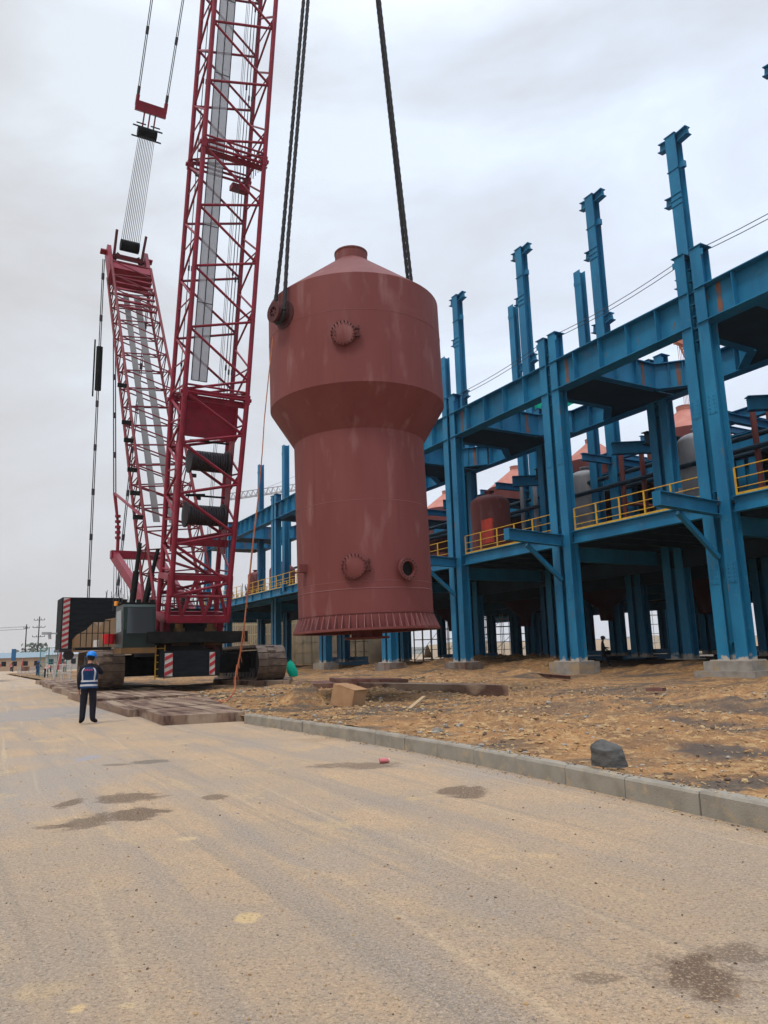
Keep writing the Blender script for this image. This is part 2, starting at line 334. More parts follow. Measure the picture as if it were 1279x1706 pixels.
SOIL = mat('site_soil', (.31, .165, .070), .95, 0, (.185, .103, .052), 1.3, (1, 1, 1), 1.0, 18, (.40, .255, .12), 5.0, lo=.40, hi=.62, lo3=.50, hi3=.66)
def soil_patch():
    t = SOIL.node_tree; b = t.nodes['Principled BSDF']; L = t.links.new
    src = b.inputs['Base Color'].links[0].from_socket
    g = nn(t, 'ShaderNodeNewGeometry')
    mp = nn(t, 'ShaderNodeMapping'); mp.vector_type = 'TEXTURE'; mp.inputs['Rotation'].default_value = (0, 0, .15); mp.inputs['Scale'].default_value = (4.5, 1.2, 1)
    L(g.outputs['Position'], mp.inputs[0])
    n = nn(t, 'ShaderNodeTexNoise'); n.inputs['Scale'].default_value = .9; n.inputs['Detail'].default_value = 7; n.inputs['Roughness'].default_value = .65
    L(mp.outputs[0], n.inputs['Vector'])
    r = nn(t, 'ShaderNodeMapRange'); r.inputs['From Min'].default_value = .51; r.inputs['From Max'].default_value = .60; r.inputs['To Max'].default_value = .9
    L(n.outputs['Fac'], r.inputs['Value'])
    x = nn(t, 'ShaderNodeMix', data_type='RGBA'); x.inputs['B'].default_value = (.085, .07, .058, 1)
    L(r.outputs[0], x.inputs['Factor']); L(src, x.inputs['A'])
    n2 = nn(t, 'ShaderNodeTexNoise'); n2.inputs['Scale'].default_value = 28; n2.inputs['Detail'].default_value = 5; n2.inputs['Roughness'].default_value = .8
    L(g.outputs['Position'], n2.inputs['Vector'])
    r2 = nn(t, 'ShaderNodeMapRange'); r2.inputs['From Min'].default_value = .35; r2.inputs['From Max'].default_value = .7; r2.inputs['To Min'].default_value = .55; r2.inputs['To Max'].default_value = 1.45
    L(n2.outputs['Fac'], r2.inputs['Value'])
    y = nn(t, 'ShaderNodeVectorMath', operation='SCALE'); L(x.outputs['Result'], y.inputs[0]); L(r2.outputs[0], y.inputs['Scale'])
    col = y.outputs[0]
    wn = nn(t, 'ShaderNodeTexNoise'); wn.inputs['Scale'].default_value = 1.1; wn.inputs['Detail'].default_value = 8; wn.inputs['Roughness'].default_value = .7; L(g.outputs['Position'], wn.inputs['Vector'])
    for (px, py, hx, hy, st) in ((1120, 1203, 130, 10, .85), (1230, 1246, 90, 12, .9), (1010, 1150, 120, 7, .55), (930, 1182, 90, 6, .5), (1240, 1180, 70, 10, .7), (690, 1150, 80, 5, .5), (1100, 1290, 60, 7, .4)):
        ctr = PZ(px, py, .2); rx_ = abs(PZ(px + hx, py, .2).x - ctr.x); ry = abs(PZ(px, py - hy, .2).y - PZ(px, py + hy, .2).y) / 2
        m2 = nn(t, 'ShaderNodeMapping'); m2.vector_type = 'TEXTURE'; m2.inputs['Location'].default_value = (ctr.x, ctr.y, .2); m2.inputs['Scale'].default_value = (rx_, ry, 4); L(g.outputs['Position'], m2.inputs[0])
        ln = nn(t, 'ShaderNodeVectorMath', operation='LENGTH'); L(m2.outputs[0], ln.inputs[0])
        ad = nn(t, 'ShaderNodeMath', operation='MULTIPLY_ADD'); ad.inputs[1].default_value = 3.4; L(wn.outputs['Fac'], ad.inputs[0]); L(ln.outputs['Value'], ad.inputs[2])
        q = nn(t, 'ShaderNodeMapRange'); q.inputs['From Min'].default_value = 2.3; q.inputs['From Max'].default_value = 2.9; q.inputs['To Min'].default_value = st; q.inputs['To Max'].default_value = 0; L(ad.outputs[0], q.inputs['Value'])
        z = nn(t, 'ShaderNodeMix', data_type='RGBA'); z.inputs['B'].default_value = (.075, .06, .052, 1); L(q.outputs[0], z.inputs['Factor']); L(col, z.inputs['A']); col = z.outputs['Result']
    L(col, b.inputs['Base Color'])
soil_patch()
def kerb_p(a):
    if a < 4: return 6.05 + .02 * a
    return 6.13 + .42 * math.sin(min(max((a - 4) / 14.5, 0), 1) * math.pi)
HEAPS = [(12.2, 9.4, .14, .9), (9.2, 10.5, .1, .8), (14.5, 14, .2, 1.6), (12, 17, .22, 2.2), (30.5, 25.5, .35, 1.3), (38.5, 26, .4, 1.5), (15, 24, .3, 1.6), (12, 26, .3, 1.5), (20.3, 8.9, .62, .45), (20.5, 8.6, .3, .7), (13.5, 7.6, .12, 1.6), (16, 8.5, .14, 1.5), (10, 8, .1, 2), (24, 12, .2, 3), (33, 22, .25, 4), (44, 23, .3, 3),
         (37, 33, .75, 4.5), (47, 34, .9, 5), (57, 33, .6, 4), (27, 34, .5, 4), (20, 37, .5, 5), (66, 31, .5, 4), (43, 39, .8, 4)]
def soil_h(a, p):
    k = kerb_p(a); d = max(p - k, 0)
    z = .15 + .0 * d
    z += .05 * fx(V((a * .5, p * .5, 0))) * min(d, 1) + min(d * .4, 1) * (.10 * fx(V((a * .7, p * .8, 3))) + .03 * abs(fx(V((a * 2.6, p * 2.6, 7)))) + .04 * fx(V((a * 5.5, p * 5.5, 1))) + .04 * fx(V((a * 13, p * 13, 2))) * (1 if a < 34 else 0))
    for (ha, hp, hh, hr) in HEAPS:
        q = ((a - ha) ** 2 + (p - hp) ** 2) / (hr * hr)
        if q < 6: z += hh * math.exp(-q * 1.2) * (1 + .5 * fx(V((a * 2, p * 2, 5))))
    return z
sl = MB()
def soil_grid(a0, a1, p1, da, dp, p0=None):
    na = int((a1 - a0) / da); npp = int(p1 / dp); o = len(sl.v)
    for i in range(na + 1):
        a = a0 + (a1 - a0) * i / na; k = kerb_p(a) + .16 if p0 is None else p0
        for j in range(npp + 1):
            p = k + (p1 if p0 is None else p1 - p0) * j / npp; q = S(a, p, soil_h(a, p)); sl.v.append(tuple(q))
    for i in range(na):
        for j in range(npp):
            b = o + i * (npp + 1) + j; sl.f.append([b, b + npp + 1, b + npp + 2, b + 1]); sl.m.append(0)
soil_grid(-4, 34, 16, .085, .085)
o_ = len(sl.v)
# the coarser ground beyond, dipping a little under the fine sheet's rim
def coarse(a0, a1, p0, p1, st):
    na = int((a1 - a0) / st); npp = int((p1 - p0) / st); o = len(sl.v)
    for i in range(na + 1):
        for j in range(npp + 1):
            a = a0 + (a1 - a0) * i / na; p = p0 + (p1 - p0) * j / npp; h = soil_h(a, p)
            sl.v.append(tuple(S(a, p, h)))
    for i in range(na):
        for j in range(npp):
            b = o + i * (npp + 1) + j; sl.f.append([b, b + npp + 1, b + npp + 2, b + 1]); sl.m.append(0)
coarse(-4, 130, 22.0, 75, .4); coarse(33.8, 130, 6.4, 22.1, .4)
sl.build('site_ground', SOIL, smooth=80, kind='structure')
# clods and chips strewn over the soil
def ico(mb, c, r, mi=0):
    t = 1.618; vs = [(-1, t, 0), (1, t, 0), (-1, -t, 0), (1, -t, 0), (0, -1, t), (0, 1, t), (0, -1, -t), (0, 1, -t), (t, 0, -1), (t, 0, 1), (-t, 0, -1), (-t, 0, 1)]
    fs = [(0, 11, 5), (0, 5, 1), (0, 1, 7), (0, 7, 10), (0, 10, 11), (1, 5, 9), (5, 11, 4), (11, 10, 2), (10, 7, 6), (7, 1, 8), (3, 9, 4), (3, 4, 2), (3, 2, 6), (3, 6, 8), (3, 8, 9), (4, 9, 5), (2, 4, 11), (6, 2, 10), (8, 6, 7), (9, 8, 1)]
    sx, sy, sz = random.uniform(.6, 1.3), random.uniform(.6, 1.3), random.uniform(.35, .8); an = random.uniform(0, 6.28); ca, sa = math.cos(an), math.sin(an)
    q = []
    for x, y, z in vs:
        k = r / 1.9 * random.uniform(.8, 1.15); x, y, z = x * k * sx, y * k * sy, z * k * sz
        q.append((c[0] + x * ca - y * sa, c[1] + x * sa + y * ca, c[2] + z))
    mb.cur = mi; mb.add(q, fs)
G1 = mat('clod_brown', (.27, .155, .075), .95, 0, (.38, .25, .12), 3); G2 = mat('clod_dark', (.10, .07, .05), .95); G3 = mat('clod_pale', (.42, .30, .16), .9); G4 = mat('stone_grey', (.28, .26, .23), .9)
gv = MB()
for _ in range(13000):
    a = random.uniform(1.5, 33); d = random.random() ** 1.5 * 15; p = kerb_p(a) + .25 + d
    if fx(V((a * .6, p * .6, 11))) < random.uniform(-.4, .3): continue
    r = random.choice([.010, .012, .014, .018, .022, .035]) * (1 + a / 22)
    ico(gv, S(a, p, soil_h(a, p) + r * .2), r, random.choice([0, 0, 0, 0, 1, 2, 2, 3]))
for _ in range(2200):       # dry chips
    a = random.uniform(2, 28); p = kerb_p(a) + .25 + random.random() ** 1.3 * 10; an = random.uniform(0, 3.14); l = random.uniform(.02, .09)
    c = S(a, p, soil_h(a, p) + .01); gv.cur = random.choice([0, 2, 1, 1])
    gv.bar(c - V((math.cos(an), math.sin(an), .1)) * l / 2, c + V((math.cos(an), math.sin(an), .25)) * l / 2, .011, .007)
gv.build('rubble', [G1, G2, G3, G4], label='brown clods, chips and small stones strewn over the site soil behind the kerb', cat='rubble', kind='stuff')
gr = MB()
for _ in range(1700):
    x, y = random.uniform(5, 1275), 1215 + 488 * random.random() ** 1.3
    c = PZ(x, y, 0)
    if AP(c)[1] > kerb_p(AP(c)[0]) - .2: continue
    r = random.choice([.002, .0025, .003, .003, .004, .006]) * (1 + c.y / 9); ico(gr, (c.x, c.y, r * .3), r * random.uniform(.7, 1.3), random.choice([0, 0, 1, 2, 3]))
for _ in range(1500):
    a = random.uniform(1.5, 17.5); r = random.choice([.005, .007, .01, .014])
    if random.random() < .5: q = S(a, kerb_p(a) + random.uniform(.06, .2), .226 + r * .3)
    else: q = S(a, kerb_p(a) - abs(random.gauss(0, .09)) - .01, r * .3)
    if fx(V((a * 1.7, 3, 1))) > -.15: ico(gr, q, r, random.choice([0, 0, 1, 2, 3]))
gr.build('road_grit', [G1, G2, G3, G4], label='small dark clods and grit scattered over the dusty road', cat='grit', kind='stuff')

# kerb stones, one metre each, to the corner of the mats
a = -3.0; k0 = 0
proto = None
while a < 17.2:
    p0, p1 = kerb_p(a + .006), kerb_p(a + .994); mb = MB()
    jt = random.uniform(-.007, .007); A, B = S(a + .006, p0 + jt), S(a + .994, p1 + jt + random.uniform(-.004, .004))
    dz = random.uniform(-.007, .007); prof = [(0, -.02), (random.uniform(0, .006), .195 + random.uniform(-.006, .006)), (.022, .222), (.16, .226), (.16, -.02)]
    n = len(prof); vs = []
    side = (B - A).normalized().cross(ZZ)
    for q in (A, B):
        for (s_, z_) in prof: vs.append(q + side * s_ + ZZ * (z_ + dz))
    mb.add(vs, [(i, i + n, (i + 1) % n + n, (i + 1) % n) for i in range(n)] + [tuple(range(n)), tuple(range(2 * n - 1, n - 1, -1))])
    place = ['nearest the camera at the right edge', 'just right of the bundle', 'below the wrapped bundle', 'along the middle of the road edge', 'towards the timber mats', 'at the far end by the timber mats'][min(5, max(0, int((a - 3) / 2.6)))]
    k0 += 1
    if a > 2.5:
        nth = ['first', 'second', 'third', 'fourth', 'fifth', 'sixth', 'seventh', 'eighth', 'ninth', 'tenth', 'eleventh', 'twelfth', 'thirteenth', 'fourteenth', 'fifteenth', 'sixteenth'][min(15, int(round(a - 3)))]
        mb.build('kerb_stone', KERB, label='%s whole grey concrete kerb stone counting from the right edge of the photo' % nth, cat='kerb stone', group='kerb stones along the road')
    a += 1.0

# ------------------------------------------------------------------ timber / steel mats
def mat_slab(name, poly, z0, z1, material, label, planks=0, group='mats laid under the crane'):
    mb = MB(); P = [V((q[0], q[1], 0)) for q in poly]; P = P[1:] + P[:1]
    if planks:
        # planks run from edge 0-1 to edge 3-2
        for i in range(planks):
            t0, t1 = i / planks + .012 / 2, (i + 1) / planks - .006
            q = [P[0].lerp(P[1], t0), P[0].lerp(P[1], t1), P[3].lerp(P[2], t1), P[3].lerp(P[2], t0)]
            dz = random.uniform(-.012, .012); ex = random.uniform(-.02, .02)
            mb.prism([v + ZZ * (z0) for v in q], ZZ * (z1 - z0 + dz))
    else: mb.prism([v + ZZ * z0 for v in P], ZZ * (z1 - z0))
    return mb.build(name, material, label=label, cat='ground mat', group=group)
def q4(a0, a1, p0, p1, da=0): return [S(a0, p0), S(a1, p0), S(a1 + da, p1), S(a0 + da, p1)]
c_ = [PZ(272, 1193, .23), PZ(408, 1186, .23), PZ(330, 1157, .23), PZ(204, 1171, .23)]
mat_slab('timber_mat', [c_[0], c_[1], c_[2], c_[3]], .0, .23, WOOD, 'weathered brown timber mat nearest the camera, touching the kerb end', 5)
mat_slab('timber_mat', q4(22.6, 28.4, 4.3, 7.2), .0, .20, WOOD, 'brown plank mat just behind the standing worker', 5)
mat_slab('timber_mat', q4(28.6, 36.4, 4.3, 8.2), .0, .27, WOOD, 'brown plank mat in front of and under the left crawler track', 6)
mat_slab('timber_mat', q4(36.7, 46, 4.6, 9.5), .0, .26, WOOD, 'brown plank mat at the road edge beside the left crawler track', 6)
mat_slab('timber_mat', q4(46.2, 56, 5.0, 9.5), .0, .26, WOOD, 'farther brown plank mat at the road edge behind the left track', 6)
mat_slab('timber_mat', q4(56.2, 65, 5.3, 9.5), .0, .26, WOOD, 'farthest plank mat at the road edge by the bending worker', 6)
mat_slab('steel_plate', [PZ(235, 1176, .14), PZ(300, 1180, .14), PZ(360, 1164, .14), PZ(250, 1160, .14)], 0.0, .19, RUSTY, 'rusty steel plate between the nearest timber mat and the next')
R1 = PZ(601, 1138, .50); R2 = PZ(846, 1142, .50)
mat_slab('timber_mat', [R1, R2, R2 + V((-.6, 2.3, 0)), R1 + V((-.6, 2.3, 0))], .16, .50, WOOD, 'long brown timber mat lying on the soil right of the vessel', 4)
R3 = PZ(492, 1140, .50)
mat_slab('timber_mat', [R3, R1 + V((-.15, .3, 0)), R1 + V((-.2, 3.6, 0)), R3 + V((-.3, 3.6, 0))], .16, .50, RUSTY, 'dark plank mat below the vessel, left of the long mat', 5)
R4 = PZ(355, 1134, .4); R5 = PZ(482, 1134, .4)
mat_slab('timber_mat', [R4, R5, R5 + V((-1, 9, 0)), R4 + V((-2, 9, 0))], .1, .4, WOOD, 'timber mat under the right crawler track', 8)
R6 = PZ(560, 1131, .64)
mat_slab('timber_mat', [R6, PZ(680, 1131, .64), PZ(680, 1131, .64) + V((-.4, 1.6, 0)), R6 + V((-.4, 1.6, 0))], .51, .64, RUSTY, 'thin plank panel stacked behind the long timber mat', 4)

# ------------------------------------------------------------------ steel frame building
AR = [10.6, 20.7, 30.6, 40.9, 50.6, 62.4, 74.7, 91.2, 100.6]
frame = thing('steel_building', S(10.6, 29.1, 0), 'unfinished blue steel plant building with tall posts and yellow railings', 'building')
ZT, ZM = 17.9, 7.9
def column(a, p, z0, z1, big=True, parent=frame):
    mb = MB(); h = .3 if big else .24; g = .44 if big else .36
    for sgn in (-1, 1):
        c = a + sgn * g
        for q in (-h, h): mb.box(S(c, p + q, (z0 + z1) / 2), (.56 if big else .46, .05, z1 - z0), (UU, NN, ZZ))
        mb.box(S(c, p, (z0 + z1) / 2), (.03, 2 * h - .05, z1 - z0), (UU, NN, ZZ))
    mb.box(S(a, p + .05, (z0 + z1) / 2 - .35), (2 * g - .035, .03, z1 - z0 - .7), (UU, NN, ZZ))
    z = z0 + .8
    while z < z1 - .3:
        if (z > ZT - 2.6) or abs(z - ZM) < .9 or z < z0 + 1: mb.box(S(a, p - .1, z), (.36 if big else .28, .26, .025), (UU, NN, ZZ))
        z += .6
    # base plate and worn foot
    mb.box(S(a, p, z0 + .02), (2.0, 1.0, .05), (UU, NN, ZZ))
    if big:
        for sgn in (-1, 1): mb.box(S(a + sgn * .5, p + .0, z1 + .015), (.70, .78, .03), (UU, NN, ZZ))
        for sgn in (-1, 1): mb.box(S(a + sgn * .78, p - .3, z1 - .35), (.12, .05, .3), (UU, NN, ZZ))
    return mb.build('column', BLUE, parent)
def pedestal(a, p, z1, two=True, material=CONC):
    mb = MB(); mb.box(S(a, p, z1 - .2), (2.3, 1.5, .42), (UU, NN, ZZ))
    if two: mb.box(S(a, p, z1 - .7), (2.9, 2.1, .62), (UU, NN, ZZ))
    else: mb.box(S(a, p, z1 - .6), (2.3, 1.5, .42), (UU, NN, ZZ))
    return mb.build('pedestal', material, frame)
tops = {10.6: 20, 20.7: 19.9, 30.6: 19.6, 40.9: 19.2, 50.6: 19.2, 62.4: 19, 74.7: 18.9, 91.2: 18.5, 100.6: 18.4}
for i, a in enumerate(AR):
    column(a, 29.1, .85, tops[a]); pedestal(a, 29.1, .83, a in (20.7, 10.6), [CONC, CONC, CONC, CONCR, CONCR, CONC, CONC, CONC, CONC][i])
ROWS = {36.5: 19.1, 44.0: 15.0, 52.0: 15.0, 60.0: 15.0, 69.0: 15.0, 78.0: 15.0, 87: 15.0}
for p, zt in ROWS.items():
    for a in AR:
        if p > 37 and a > 95: continue
        column(a - 1.3 + (.0 if p < 40 else -.5), p, .75, zt if a < 70 or p < 37 else 17.9, True)
    
def girder(a0, p0, a1, p1, z0, z1, w_=.7, stiff=1.7, name='beam', mt=BLUE, primer=True, dbl=0):
    mb = MB(); A, B = S(a0, p0, (z0 + z1) / 2), S(a1, p1, (z0 + z1) / 2); h = z1 - z0
    mb.ib(A, B, w_, h, .045, .03)
    L = (B - A).length; d = (B - A).normalized(); sd = d.cross(ZZ)
    if stiff:
        n = max(2, int(L / stiff))
        for i in range(1, n):
            for k in ([0] if not dbl or i % 3 else [-.3, 0, .3]):
                mb.box(A + d * (L * i / n + k), (w_ - .06, .025, h - .09), (sd, d, ZZ))
    if primer:
        mb.cur = 1
        mb.box(B - d * 1.02, (.06, .24, h - .1), (sd, d, ZZ)); mb.cur = 0
    return mb.build(name, [mt, PRIMER], frame)
for i in range(len(AR) - 1):
    a0, a1 = AR[i], AR[i + 1]
    girder(a0 + .2, 29.1, a1 - .2, 29.1, 16.15, ZT, .85)
    # second row girder and the eight-sided opening between the rows
    b0, b1 = a0 - .9, a1 - .9
    girder(b0, 36.5, b1, 36.5, 16.25, ZT, .8, 1.7)
    e1 = a1 - 2.7; e0 = a0 + .9
    girder(e1, 29.6, e1, 34.6, 16.3, ZT - .03, .5, 1.3, dbl=1)
    girder(e1, 34.6, e1 - 1.7, 36.2, 16.3, ZT - .02, .5, .6)
    girder(e0, 29.6, e0, 34.4, 16.3, ZT - .03, .5, 1.3, dbl=1)
    girder(e0, 34.4, e0 + 1.8, 36.2, 16.3, ZT - .02, .5, .6)
    # closed soffit plates along the transverse strips
    mb = MB(); mb.box(S(a1 - .9, 33, 16.33), (3.3, 6.4, .03), (UU, NN, ZZ))
    mb.prism([S(e1 + .1, 34.6, 16.36), S(e1 - 1.7, 36.4, 16.36), S(e1 + .1, 36.4, 16.36)], (0, 0, .03))
    mb.prism([S(e0 - .1, 34.4, 16.37), S(e0 - .1, 36.4, 16.37), S(e0 + 1.8, 36.4, 16.37)], (0, 0, .03))
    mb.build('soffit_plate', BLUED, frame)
    # lower level between the rows (under the ring) and the inner level
    if i < 7:
        girder(b0, 43.5, b1, 43.5, 14.0, 14.95, .5, 0, primer=False)
        girder(b0 + 1.3, 36.9, b0 + 1.3, 60, 14.1, 14.93, .5, 0, primer=False, mt=BLUED)
        girder(b0 + 1.3 - 4.8, 36.9, b0 + 1.3 - 4.8, 43.2, 14.4, 14.92, .35, 0, primer=False)
        girder(b0 + 4.0, 36.8, b0 + 1.6, 40.5, 14.1, 14.9, .5, 0, primer=False)
# joists high up in the second bay, the sky showing between them
js = MB()
a = 17.5
while a < 76:
    js.ib(S(a, 45, 17.4), S(a, 66, 17.4), .3, .5, .03, .02); a += 2.3
js.build('joist_row', BLUE, frame)
girder(12, 45, 77, 45, 16.3, 17.1, .5, 0, primer=False); girder(12, 56, 77, 56, 16.3, 17.1, .5, 0, primer=False)
# decks
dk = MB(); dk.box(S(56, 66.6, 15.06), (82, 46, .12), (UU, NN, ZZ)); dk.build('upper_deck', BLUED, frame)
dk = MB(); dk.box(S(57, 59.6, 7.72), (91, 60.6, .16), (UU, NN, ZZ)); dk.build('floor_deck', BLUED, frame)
a = 13.0; jb = MB()
while a < 100: jb.ib(S(a, 29.4, 7.35), S(a, 89.0, 7.35), .22, .55, .02, .015); a += 1.7
jb.build('floor_joist', BLUED, frame)
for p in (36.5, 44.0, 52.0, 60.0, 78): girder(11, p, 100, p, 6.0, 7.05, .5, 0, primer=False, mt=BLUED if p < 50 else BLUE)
for i in range(len(AR) - 1):
    a0, a1 = AR[i], AR[i + 1]
    girder(a0 + .75, 29.1, a1 - .75, 29.1, 7.2, ZM, .4, 0, primer=False)
    girder(a1 - .2, 29.5, a1 - .2, 36.2, 6.3, 7.15, .4, 0, primer=False)
# cantilever stubs with diagonal braces
for a in AR:
    if a == 74.7: continue
    mb = MB(); A, B = S(a - .1, 28.75, 7.45), S(a - .1, 24.9, 7.62)
    mb.ib(A, B, .42, .62, .035, .025); mb.box(B, (.42, .03, .62), (UU, NN, ZZ))
    mb.bar(S(a + .1, 28.75, 5.3), S(a + .1, 26.4, 7.15), .2, .2)
    mb.build('cantilever', BLUE, frame)
# projecting platform of the far left part
girder(58, 25.2, 97, 25.2, 7.0, 7.7, .4, 2.5, primer=False)
girder(97, 25.2, 97, 36, 7.0, 7.7, .4, 0, primer=False)
mb = MB(); mb.box(S(77.5, 27.1, 7.66), (39, 3.8, .06), (UU, NN, ZZ)); mb.build('platform_deck', BLUED, frame)
for p, z, rr_ in ((39.9, 13.6, .16), (38.9, 12.6, .16), (41.8, 10.6, .28), (42.6, 13.3, .2), (47.5, 11.8, .35)):
    mb = MB(); mb.tube(S(12, p, z), S(98, p, z), rr_, 12); mb.build('pipe', TGREY if rr_ > .3 else BLUED, frame, 40)
for a in (25.2, 33.5, 35.3, 44.4, 46.0, 54.5): mb = MB(); mb.tube(S(a, 39.4, 7.8), S(a, 39.4, 15), .17, 10); mb.tube(S(a, 39.4, 9 + a % 3), S(a, 44, 9 + a % 3), .14, 10); mb.build('riser_pipe', REDOX if a % 2 > 1 else TGREY, frame, 40)
for a, p in ((34, 33), (36.2, 34), (26, 33.4), (52, 33)):      # electrical cabinets and machine skids on the floor
    mb = MB(); mb.box(S(a, p, 8.45), (1.0, .8, 1.3), (UU, NN, ZZ)); mb.box(S(a, p, 9.15), (1.1, .9, .08), (UU, NN, ZZ)); mb.tube(S(a, p, 9.2), S(a, p, 9.9), .12, 8); mb.build('cabinet', TGREY, frame)
# bolted splice plates on the front columns
for a in AR[1:6]:
    for z in (4.6, 12.2):
        mb = MB()
        for sg in (-1, 1):
            mb.box(S(a + sg * .44, 29.1 - .335, z), (.44, .02, .9), (UU, NN, ZZ))
            for ix_ in (-1, 1):
                for iz in range(5): c = S(a + sg * .44 + ix_ * .13, 29.1 - .35, z - .36 + iz * .18); mb.tube(c, c - NN * .03, .025, 6)
        mb.build('splice_plate', BLUE, frame)
# yellow guard rails
def rail(a0, p0, a1, p1, z=ZM, h=1.25, step=1.55, r=.028):
    mb = MB(); A, B = S(a0, p0, z), S(a1, p1, z); n = max(1, round((B - A).length / step))
    for k, zz in enumerate((h, h * .62, h * .28)): mb.tube(A + ZZ * zz, B + ZZ * zz, r if k == 0 else r * .8, 6)
    mb.bar(A + ZZ * .08, B + ZZ * .08, .02, .12)
    o = mb.build('guard_rail', YEL, frame)
    for i in range(n + 1): pm = MB(); pm.bar(A.lerp(B, i / n), A.lerp(B, i / n) + ZZ * h, .065, .065, UU); pm.build('rail_post', YEL, o)
    return o
for i in range(len(AR) - 1):
    a0, a1 = AR[i], AR[i + 1]
    if a1 < 60: rail(a0 + .9, 29.1, a1 - .9, 29.1)
rail(62.9, 28.8, 74.2, 28.8); rail(60, 25.3, 73, 25.3, 7.7); rail(75, 25.3, 90, 25.3, 7.7); rail(75.4, 28.9, 90, 28.9)
rail(22, 31.5, 26, 35.5); rail(33, 31.5, 37, 35.5)
# tall posts rising behind
def post(a, p, z0, z1, w_, brackets=True):
    mb = MB()
    for q in (-1, 1): mb.box(S(a, p + q * w_ * .42, (z0 + z1) / 2), (w_, .05, z1 - z0), (UU, NN, ZZ))
    mb.box(S(a, p, (z0 + z1) / 2), (.04, w_ * .84 - .05, z1 - z0), (UU, NN, ZZ))
    if brackets:
        for z, s_, l in ((z1 - .35, 1, 1.0), (z1 - .35, -1, 1.2), (z1 - 4.6, 1, .95), (25.0, 1, .8), (25.3, -1, .9)):
            A = S(a + s_ * w_ * .5, p, z); B = S(a + s_ * (w_ * .5 + l * .7), p, z + .1)
            mb.ib(A, B, .5, .62, .05, .04)
        for z in (z1 - 2.6, z1 - 4.4, z1 - 4.8, z1 - 5.2): mb.box(S(a, p - w_ * .45, z), (w_ + .14, .12, .05), (UU, NN, ZZ))
        mb.box(S(a - .55, p, z1 - 2.4), (.3, .3, .45), (UU, NN, ZZ))
        mb.box(S(a, p, z1 + .02), (w_ + .1, w_ + .05, .04), (UU, NN, ZZ))
    else: mb.box(S(a, p - w_ * .45, z1 - 1), (w_ + .04, .06, .3), (UU, NN, ZZ))
    mb.build('post', BLUE, frame)
for a in (21.0, 28.8, 36.4, 44.8, 54.4): post(a, 40, 7.8, 35.6, .78)
for a, z in ((38.3, 30.3), (46.3, 31.0), (56.9, 30.2), (66.5, 21), (73.5, 29)): post(a, 40, 7.8, z, .66, False)
pa = AP(PN(434, 900, 33)); post(pa[0], 33, 7.8, PN(434, 775, 33).z, .7, False)
pa = AP(PN(476, 900, 33)); post(pa[0], 33, 7.8, PN(476, 742, 33).z, .75, False)
# lifelines strung along the tops
lf = MB()
for i in range(1, 4):
    for dz, dp in ((0, 0), (.12, .18)):
        A, B = S(AR[i - 1], 29.1 + dp, tops[AR[i - 1]] + .05 - dz), S(AR[i], 29.1 + dp, tops[AR[i]] + .05 - dz); pts = [A.lerp(B, t / 8) - ZZ * (.25 * 4 * (t / 8) * (1 - t / 8)) for t in range(9)]
        lf.path(pts, .022, 4)
lf.build('lifeline', STEEL, frame)

# ------------------------------------------------------------------ vessels
def Mloc(o, x, y, z):
    M = Matrix.Identity(4)
    for i in range(3): M[i][0], M[i][1], M[i][2], M[i][3] = x[i], y[i], z[i], o[i]
    return M
def vessel_shell(M, mb_up, mb_cone, mb_low, mb_roof, mb_noz, R=2.93, r=2.17):
    mb_low.lathe([(r, .45), (r, 6.16)], 96, M, False)
    mb_cone.lathe([(r, 6.16), (R, 7.38)], 96, M, False)
    mb_up.lathe([(R, 7.38), (R, 10.95), (R - .03, 10.98)], 96, M, False)
    mb_roof.lathe([(R - .03, 10.98), (.58, 12.86)], 96, M, False)
    mb_noz.lathe([(.57, 12.82), (.57, 13.2), (.59, 13.2), (.59, 13.25), (.49, 13.25), (.49, 12.95)], 48, M, True)
TILT = math.radians(1.1)
zb = PY(611, 1053, 24).z; xb = PY(611, 1050, 24).x
axz = V((-math.sin(TILT), 0, math.cos(TILT))); axx = V((math.cos(TILT), 0, math.sin(TILT))); axy = V((0, 1, 0))
VO = V((xb, 24, zb)); VM = Mloc(VO, axx, axy, axz)
ves = thing('process_vessel', VO, 'huge red-brown vessel with a wide top hanging from slings in mid-air', 'vessel')
parts = [MB() for _ in range(5)]; vessel_shell(VM, *parts)
sh = {}
for mb, nm in zip(parts, ('upper_shell', 'shoulder_cone', 'lower_shell', 'roof_cone', 'top_nozzle')): sh[nm] = mb.build(nm, REDOX, ves, 35)
for z, r in ((9.72, 2.93), (3.9, 2.17), (1.22, 2.175), (1.44, 2.168)):   # weld seams
    mb = MB(); mb.lathe([(r - .005, z - .012), (r + .008, z), (r - .005, z + .012)], 96, VM, False); mb.build('weld_seam', WELD, ves, 60)
for az, z0_, z1_, r_ in ((-1.95, 7.42, 9.70, 2.93), (-1.2, 9.75, 10.93, 2.93), (-.75, 7.42, 9.7, 2.93), (-1.75, 3.95, 6.1, 2.17), (-1.1, 1.47, 3.87, 2.17), (-2.35, 1.47, 3.87, 2.17), (-.7, 3.95, 6.1, 2.17)):
    mb = MB(); e_ = V((math.cos(az), math.sin(az), 0)); mb.bar(VM @ (e_ * (r_ - .005) + ZZ * z0_), VM @ (e_ * (r_ - .005) + ZZ * z1_), .016, .014, e_); mb.build('weld_seam', REDOX, ves)
mb = MB()   # base skirt: ring, gussets
mb.lathe([(2.05, 0), (2.36, 0), (2.36, .07), (2.2, .07)], 96, VM, False)
mb.lathe([(2.17, .02), (2.17, .5)], 96, VM, False); mb.lathe([(2.05, .0), (2.05, .5)], 96, VM, False)
mb.build('base_ring', REDOX, ves, 35)
mb = MB()
